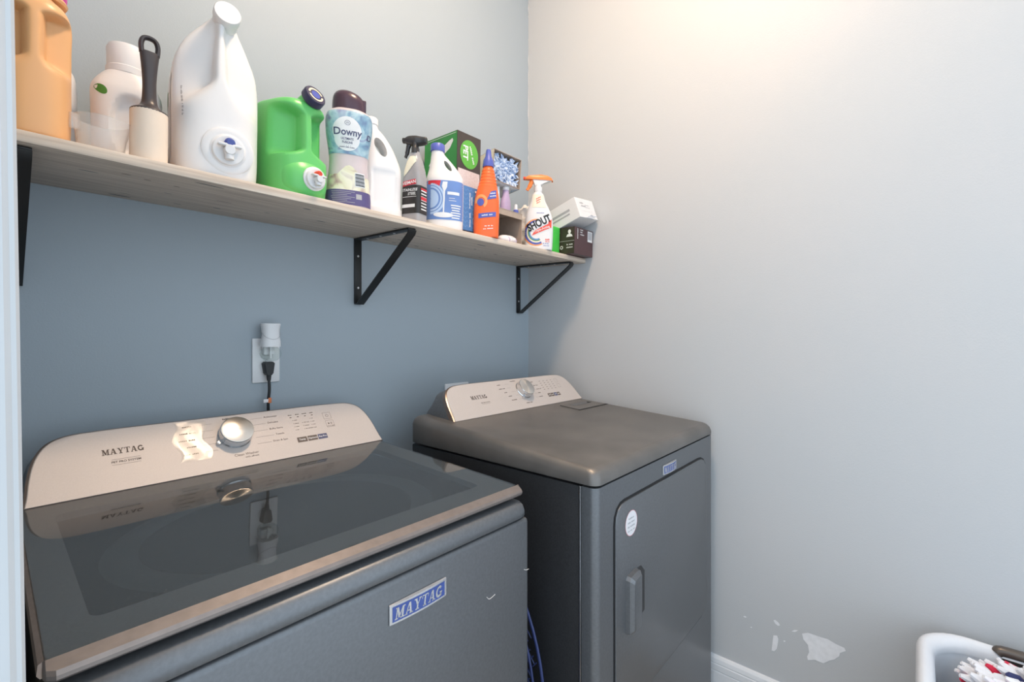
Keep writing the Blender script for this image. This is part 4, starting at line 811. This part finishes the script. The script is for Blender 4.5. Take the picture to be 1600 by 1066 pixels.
# 19 laundry stain spray
t = item('laundry_spray_bottle', 'white laundry stain spray with orange trigger and rainbow swirl label', 'spray bottle', 1.372, 1.072, -50)
K = [(0, 0, 0, .046, .024, 2.8), (.004, 0, 0, .051, .0285, 2.8), (.04, 0, 0, .0525, .03, 2.8), (.09, 0, 0, .0525, .03, 2.7), (.125, -.001, 0, .049, .029, 2.6), (.155, -.003, 0, .039, .026, 2.5), (.18, -.005, 0, .0285, .022, 2.4), (.205, -.006, 0, .022, .0185, 2.2), (.215, -.006, 0, .0145, .0145, 2), (.225, -.006, 0, .0135, .0135, 2)]
mk('body', body(K, 6, 72), 'white_hdpe', t, key='sh')
sw = [('label_orange', .047, .9), ('royal', .0425, .84), ('label_cream', .0355, .85), ('leaf_green', .0305, .9), ('box_wave', .0275, .8)]
for m_, r_, q_ in sw: lay('swirl', s_disc(r_, r_ * 1.06, 2, 28, -.010, .062, q_, 55, 300), m_, t, (0, -.06, 0), (1, 0, 0), (0, 0, 1), .0007, 'sh')
rb = lay('red_banner', s_poly([(-.026, .05), (.046, .082), (.046, .112), (.034, .105), (.034, .095), (-.016, .068)]), 'label_red2', t, (0, -.06, 0), (1, 0, 0), (0, 0, 1), .0011, 'sh')
wh = lay('name_field', s_poly([(-.036, .066), (-.034, .09), (.026, .128), (.036, .124), (.034, .1), (-.026, .066)]), 'label_white', t, (0, -.06, 0), (1, 0, 0), (0, 0, 1), .0010, 'sh')
lay('lettering', s_xf(s_text('SHOUT', .039, bold=.035, sx=.72), .0, .096, 1, 27, .0), 'print_black', wh, (0, -.06, 0), (1, 0, 0), (0, 0, 1), .0019, 'sh')
lay('lettering', s_join(s_text('Triple-Acting', .0115, bold=.015, cx=.010, cy=.0745, rot=22), s_lines('laundry stain remover', .0052, cx=.014, cy=.066, rot=22)), 'print_white', rb, (0, -.06, 0), (1, 0, 0), (0, 0, 1), .0017, 'sh')
nl = lay('neck_label', s_poly([(-.029, .155), (.026, .155), (.018, .178), (.014, .204), (-.024, .204), (-.026, .178)]), 'label_cream', t, (0, -.06, 0), (1, 0, 0), (0, 0, 1), .0008, 'sh')
lay('lettering', s_join(*[s_lines(s, .0085, bold=.02, rot=30, cx=-.004, cy=.191 - i * .0085) for i, s in enumerate(('STAIN', 'SCRUB', 'FREE'))]), 'label_red2', nl, (0, -.06, 0), (1, 0, 0), (0, 0, 1), .0013, 'sh')
lay('lettering', s_join(s_lines('CONCENTRATED', .005, cx=.004, cy=.134), s_lines('22 FL OZ', .006, cx=.026, cy=.022), s_lines('(1.37 PT)', .005, cx=.028, cy=.014)), 'royal', t, (0, -.06, 0), (1, 0, 0), (0, 0, 1), .001, 'sh')
lay('red_seal', s_join(s_lines('60+', .012, bold=.02, cx=.032, cy=.037), s_lines('stains', .006, cx=.032, cy=.029)), 'label_red2', t, (0, -.06, 0), (1, 0, 0), (0, 0, 1), .001, 'sh')
M = T(-.006, 0, .222)
hd = mk('spray_head', xf(join(lathe([(.015, -.004), (.015, .012), (.012, .014), (.012, .022)], 28), xf(prism([(-.012, .018), (.012, .018), (.02, .03), (.052, .036), (.05, .042), (-.022, .042)], .018, None, .003), T(0, -.009, 0))), M), 'white_plastic', t)
mk('shroud', xf(prism([(-.05, .041), (-.046, .05), (-.034, .056), (.01, .058), (.034, .055), (.05, .046), (.055, .034), (.050, .036), (.03, .042), (-.03, .041)], .023, None, .004), M @ T(0, -.0115, 0)), 'orange_trigger', hd, angle=35)
mk('trigger', xf(tube(spline([(-.02, 0, .042), (-.026, 0, .030), (-.031, 0, .018), (-.041, 0, .002)], 5), [.0065] * 6 + [.006] * 6 + [.0045] * 4, 10, flat=1.3), M), 'orange_trigger', hd)
mk('nozzle', xf(box(-.008, 0, -.008, .008, -.005, .005, .002), M @ T(-.048, 0, .046)), 'red_button', hd)
# 20 green box
t = item('green_box', 'bright green slim box squeezed behind the stain spray', 'box', 1.468, 1.092, 0)
mk('carton', box(-.028, .028, -.03, .03, 0, .106, .006, 3), 'lime_box', t); mk('crease', box(-.0283, .0283, -.0303, .0303, .084, .0855, .001), 'green_hdpe', t)
# 21 maroon box, 22 white box
t = thing('maroon_box', 'dark maroon carton at the shelf end by the right wall', 'box', (1.568, .998, ztop(1.034) + .0008))
t.rotation_euler = (TILT, 0, 0)
mk('carton', box(-.066, .066, 0, .072, 0, .104, .0012), 'maroon', t, smooth=False); lay('side_print', s_rect(.07, .102, 1, 1, 0, .052), 'maroon_green', t, (-.066, .036, 0), (0, -1, 0), (0, 0, 1), .0006)
lay('lettering', s_join(s_rect(.07, .0008, 1, 1, 0, .05), s_disc(.007, .008, 1, 20, .012, .086), s_poly([(-.003, .066), (.027, .066), (.022, .075), (.012, .079), (.002, .075)]), s_lines('56 pods', .009, cx=.014, cy=.036), s_lines('laundry', .009, cx=.014, cy=.025), s_disc(.007, .007, 1, 16, -.024, .026, .6)), 'print_white', t, (-.066, .036, 0), (0, -1, 0), (0, 0, 1), .001)
lay('lettering', s_join(s_rect(.034, .042, 1, 1, .042, .078), *[s_lines(s, .0085, 'LEFT', cx=-.028, cy=.096 - i * .009) for i, s in enumerate(('scent', 'PRO+', 'laundry'))], s_lines('unstopped', .01, rot=-90, cx=-.046, cy=.078)), 'print_white', t, (0, 0, 0), (1, 0, 0), (0, 0, 1), .0006)
bl = lay('barcode_lines', s_join(*[s_rect(.0016 if i % 3 else .0028, .03, 1, 1, .03 + i * .003, .08) for i in range(9)]), 'print_grey', t, (0, 0, 0), (1, 0, 0), (0, 0, 1), .0011)
t = thing('white_box', 'white printed carton leaning on top of the maroon box', 'box', (1.563, 1.071, ztop(1.071) + .109), (R(-17), R(-5), R(1)))
mk('carton', box(-.066, .066, -.108, .04, 0, .082, .0012), 'carton_white', t, smooth=False)
lay('side_stripe', s_join(s_rect(.105, .009, 1, 1, -.01, .045), s_rect(.1, .006, 1, 1, -.012, .03)), 'print_grey', t, (-.066, -.03, 0), (0, -1, 0), (0, 0, 1), .0006)
lay('lettering', s_join(s_lines('clear', .012, 'LEFT', cx=-.04, cy=.062), s_lines('choice', .012, 'LEFT', cx=-.034, cy=.05), s_rect(.03, .0016, 1, 1, .01, .055), s_rect(.034, .0016, 1, 1, .012, .045), s_rect(.08, .0006, 1, 1, 0, .028), s_disc(.006, .004, 1, 12, .028, .014, .6)), 'print_grey', t, (0, -.108, 0), (1, 0, 0), (0, 0, 1), .0006)
lay('bottom_print', s_join(*[s_rect(.05, .003, 1, 1, 0, .01 + .008 * i) for i in range(3)]), 'label_sky', t, (0, -.1, 0), (1, 0, 0), (0, -1, 0), .0006)

# ================================================================== LAUNDRY BASKET
bx0, bx1, by0, by1, bh = 1.17, 1.605, -.62, .006, .485
lb = thing('laundry_basket', 'white plastic laundry basket by the right wall', 'basket', ((bx0 + bx1) / 2, (by0 + by1) / 2, 0))
hx, hy = (bx1 - bx0) / 2, (by1 - by0) / 2
def br(k, z, r): return [(x, y, z) for x, y in rrect(-hx * k, hx * k, -hy * k, hy * k, r, 8)]
mk('tub', loft([br(.8, .0, .06), br(.82, .006, .07), br(.93, .40, .085), br(.93, .462, .09), br(.895, .462, .085), br(.885, .4, .08), br(.8, .012, .06)]), 'basket_white', lb, angle=50)
rim = []
for a in range(11):
    t_ = math.pi * (a / 10); k = .96 + .04 * -math.cos(t_); rim.append((k, .462 + .020 * math.sin(t_)))
rg = [br(.89, .452, .085)] + [br(k, z - .0 + .0, .09) for k, z in [(.892, .466), (.91, .478), (.94, .485), (.965, .486), (.985, .481), (.998, .470), (1.0, .45), (.99, .425)]]
# wall side rim dips towards the handle opening
def dip(p): x, y, z = p; f = smooth01(.1, .24, hy - y) * smooth01(.1, .19, x); return (x + .0 * f, y, z - .012 * f)
mk('rim', loft([[dip(p) for p in r] for r in rg], False, False), 'basket_white', lb, angle=60)
mk('handle_grip', tube(spline([(hx * .94, hy - .146, .474), (hx * .945, hy - .165, .481), (hx * .945, hy - .29, .479), (hx * .94, hy - .315, .47)], 5), .012, 14), 'basket_handle', lb); mk('handle_opening', box(hx * .868, hx * .89, hy - .31, hy - .15, .428, .47, .004), 'gap_black', lb)
cx, cy = lb.location.x, lb.location.y
# contents: slate cloth, navy cloth, fringed striped throw
def heap(name, label, c, x, y, z, sx, sy, sz, m_, seed):
    t = thing(name, label, c, (x, y, z)); bm = bmesh.new(); bmesh.ops.create_icosphere(bm, subdivisions=4, radius=1); rr = random.Random(seed); ph = [rr.random() * 6 for _ in range(6)]
    for v in bm.verts:
        c_ = v.co.copy(); k = 1 + .08 * math.sin(c_.x * 9 + ph[0] + c_.z * 4) + .08 * math.sin(c_.y * 10 + ph[1] + c_.x * 5) + .05 * math.sin(c_.z * 15 + ph[2]); v.co = Vector((c_.x * sx * k, c_.y * sy * k, c_.z * sz * k))
    mk('cloth', bm, m_, t); return t
heap('folded_garment', 'slate grey garment in the front of the laundry basket', 'clothing', 1.418, -.092, .395, .055, .045, .05, 'slate_cloth', 1)
heap('navy_garment', 'navy garment under the striped throw in the basket', 'clothing', 1.475, -.20, .29, .07, .13, .10, 'navy_cloth', 2)
tw = thing('fringed_throw', 'white shaggy throw with red and navy stripes heaped in the basket', 'throw', (1.455, -.255, .428))
bm = bmesh.new(); bmesh.ops.create_icosphere(bm, subdivisions=4, radius=1)
for v in bm.verts: c_ = v.co; v.co = Vector((c_.x * .11, c_.y * .17, c_.z * .045))
mk('cloth', bm, 'fringe_white', tw)
sets = {'fringe_white': bmesh.new(), 'fringe_red': bmesh.new(), 'fringe_navy': bmesh.new()}; rr = random.Random(3)
for i in range(460):
    u, v = rr.random() * 2 - 1, rr.random() * 2 - 1
    if u * u + v * v > 1: continue
    s = (u * .6 + v * .8 + 2) * 4.3 % 2.0
    k = 'fringe_red' if s < .13 else 'fringe_navy' if 1.0 < s < 1.06 else 'fringe_white'
    b = Vector((u * .105, v * .165, .043 * math.sqrt(max(0, 1 - u * u - v * v)))); d_ = Vector((u * .6 - .35 + rr.uniform(-.3, .3), v * .6 + .5 + rr.uniform(-.3, .3), .75)).normalized(); L_ = rr.uniform(.035, .06)
    sets[k] = join(sets[k], tube([b, b + d_ * L_ * .55, b + d_ * L_ + Vector((0, 0, -.006))], [.009, .0105, .004], 6))
for k, bm in sets.items(): prop(mk('fringe', bm, k, tw), kind='stuff')
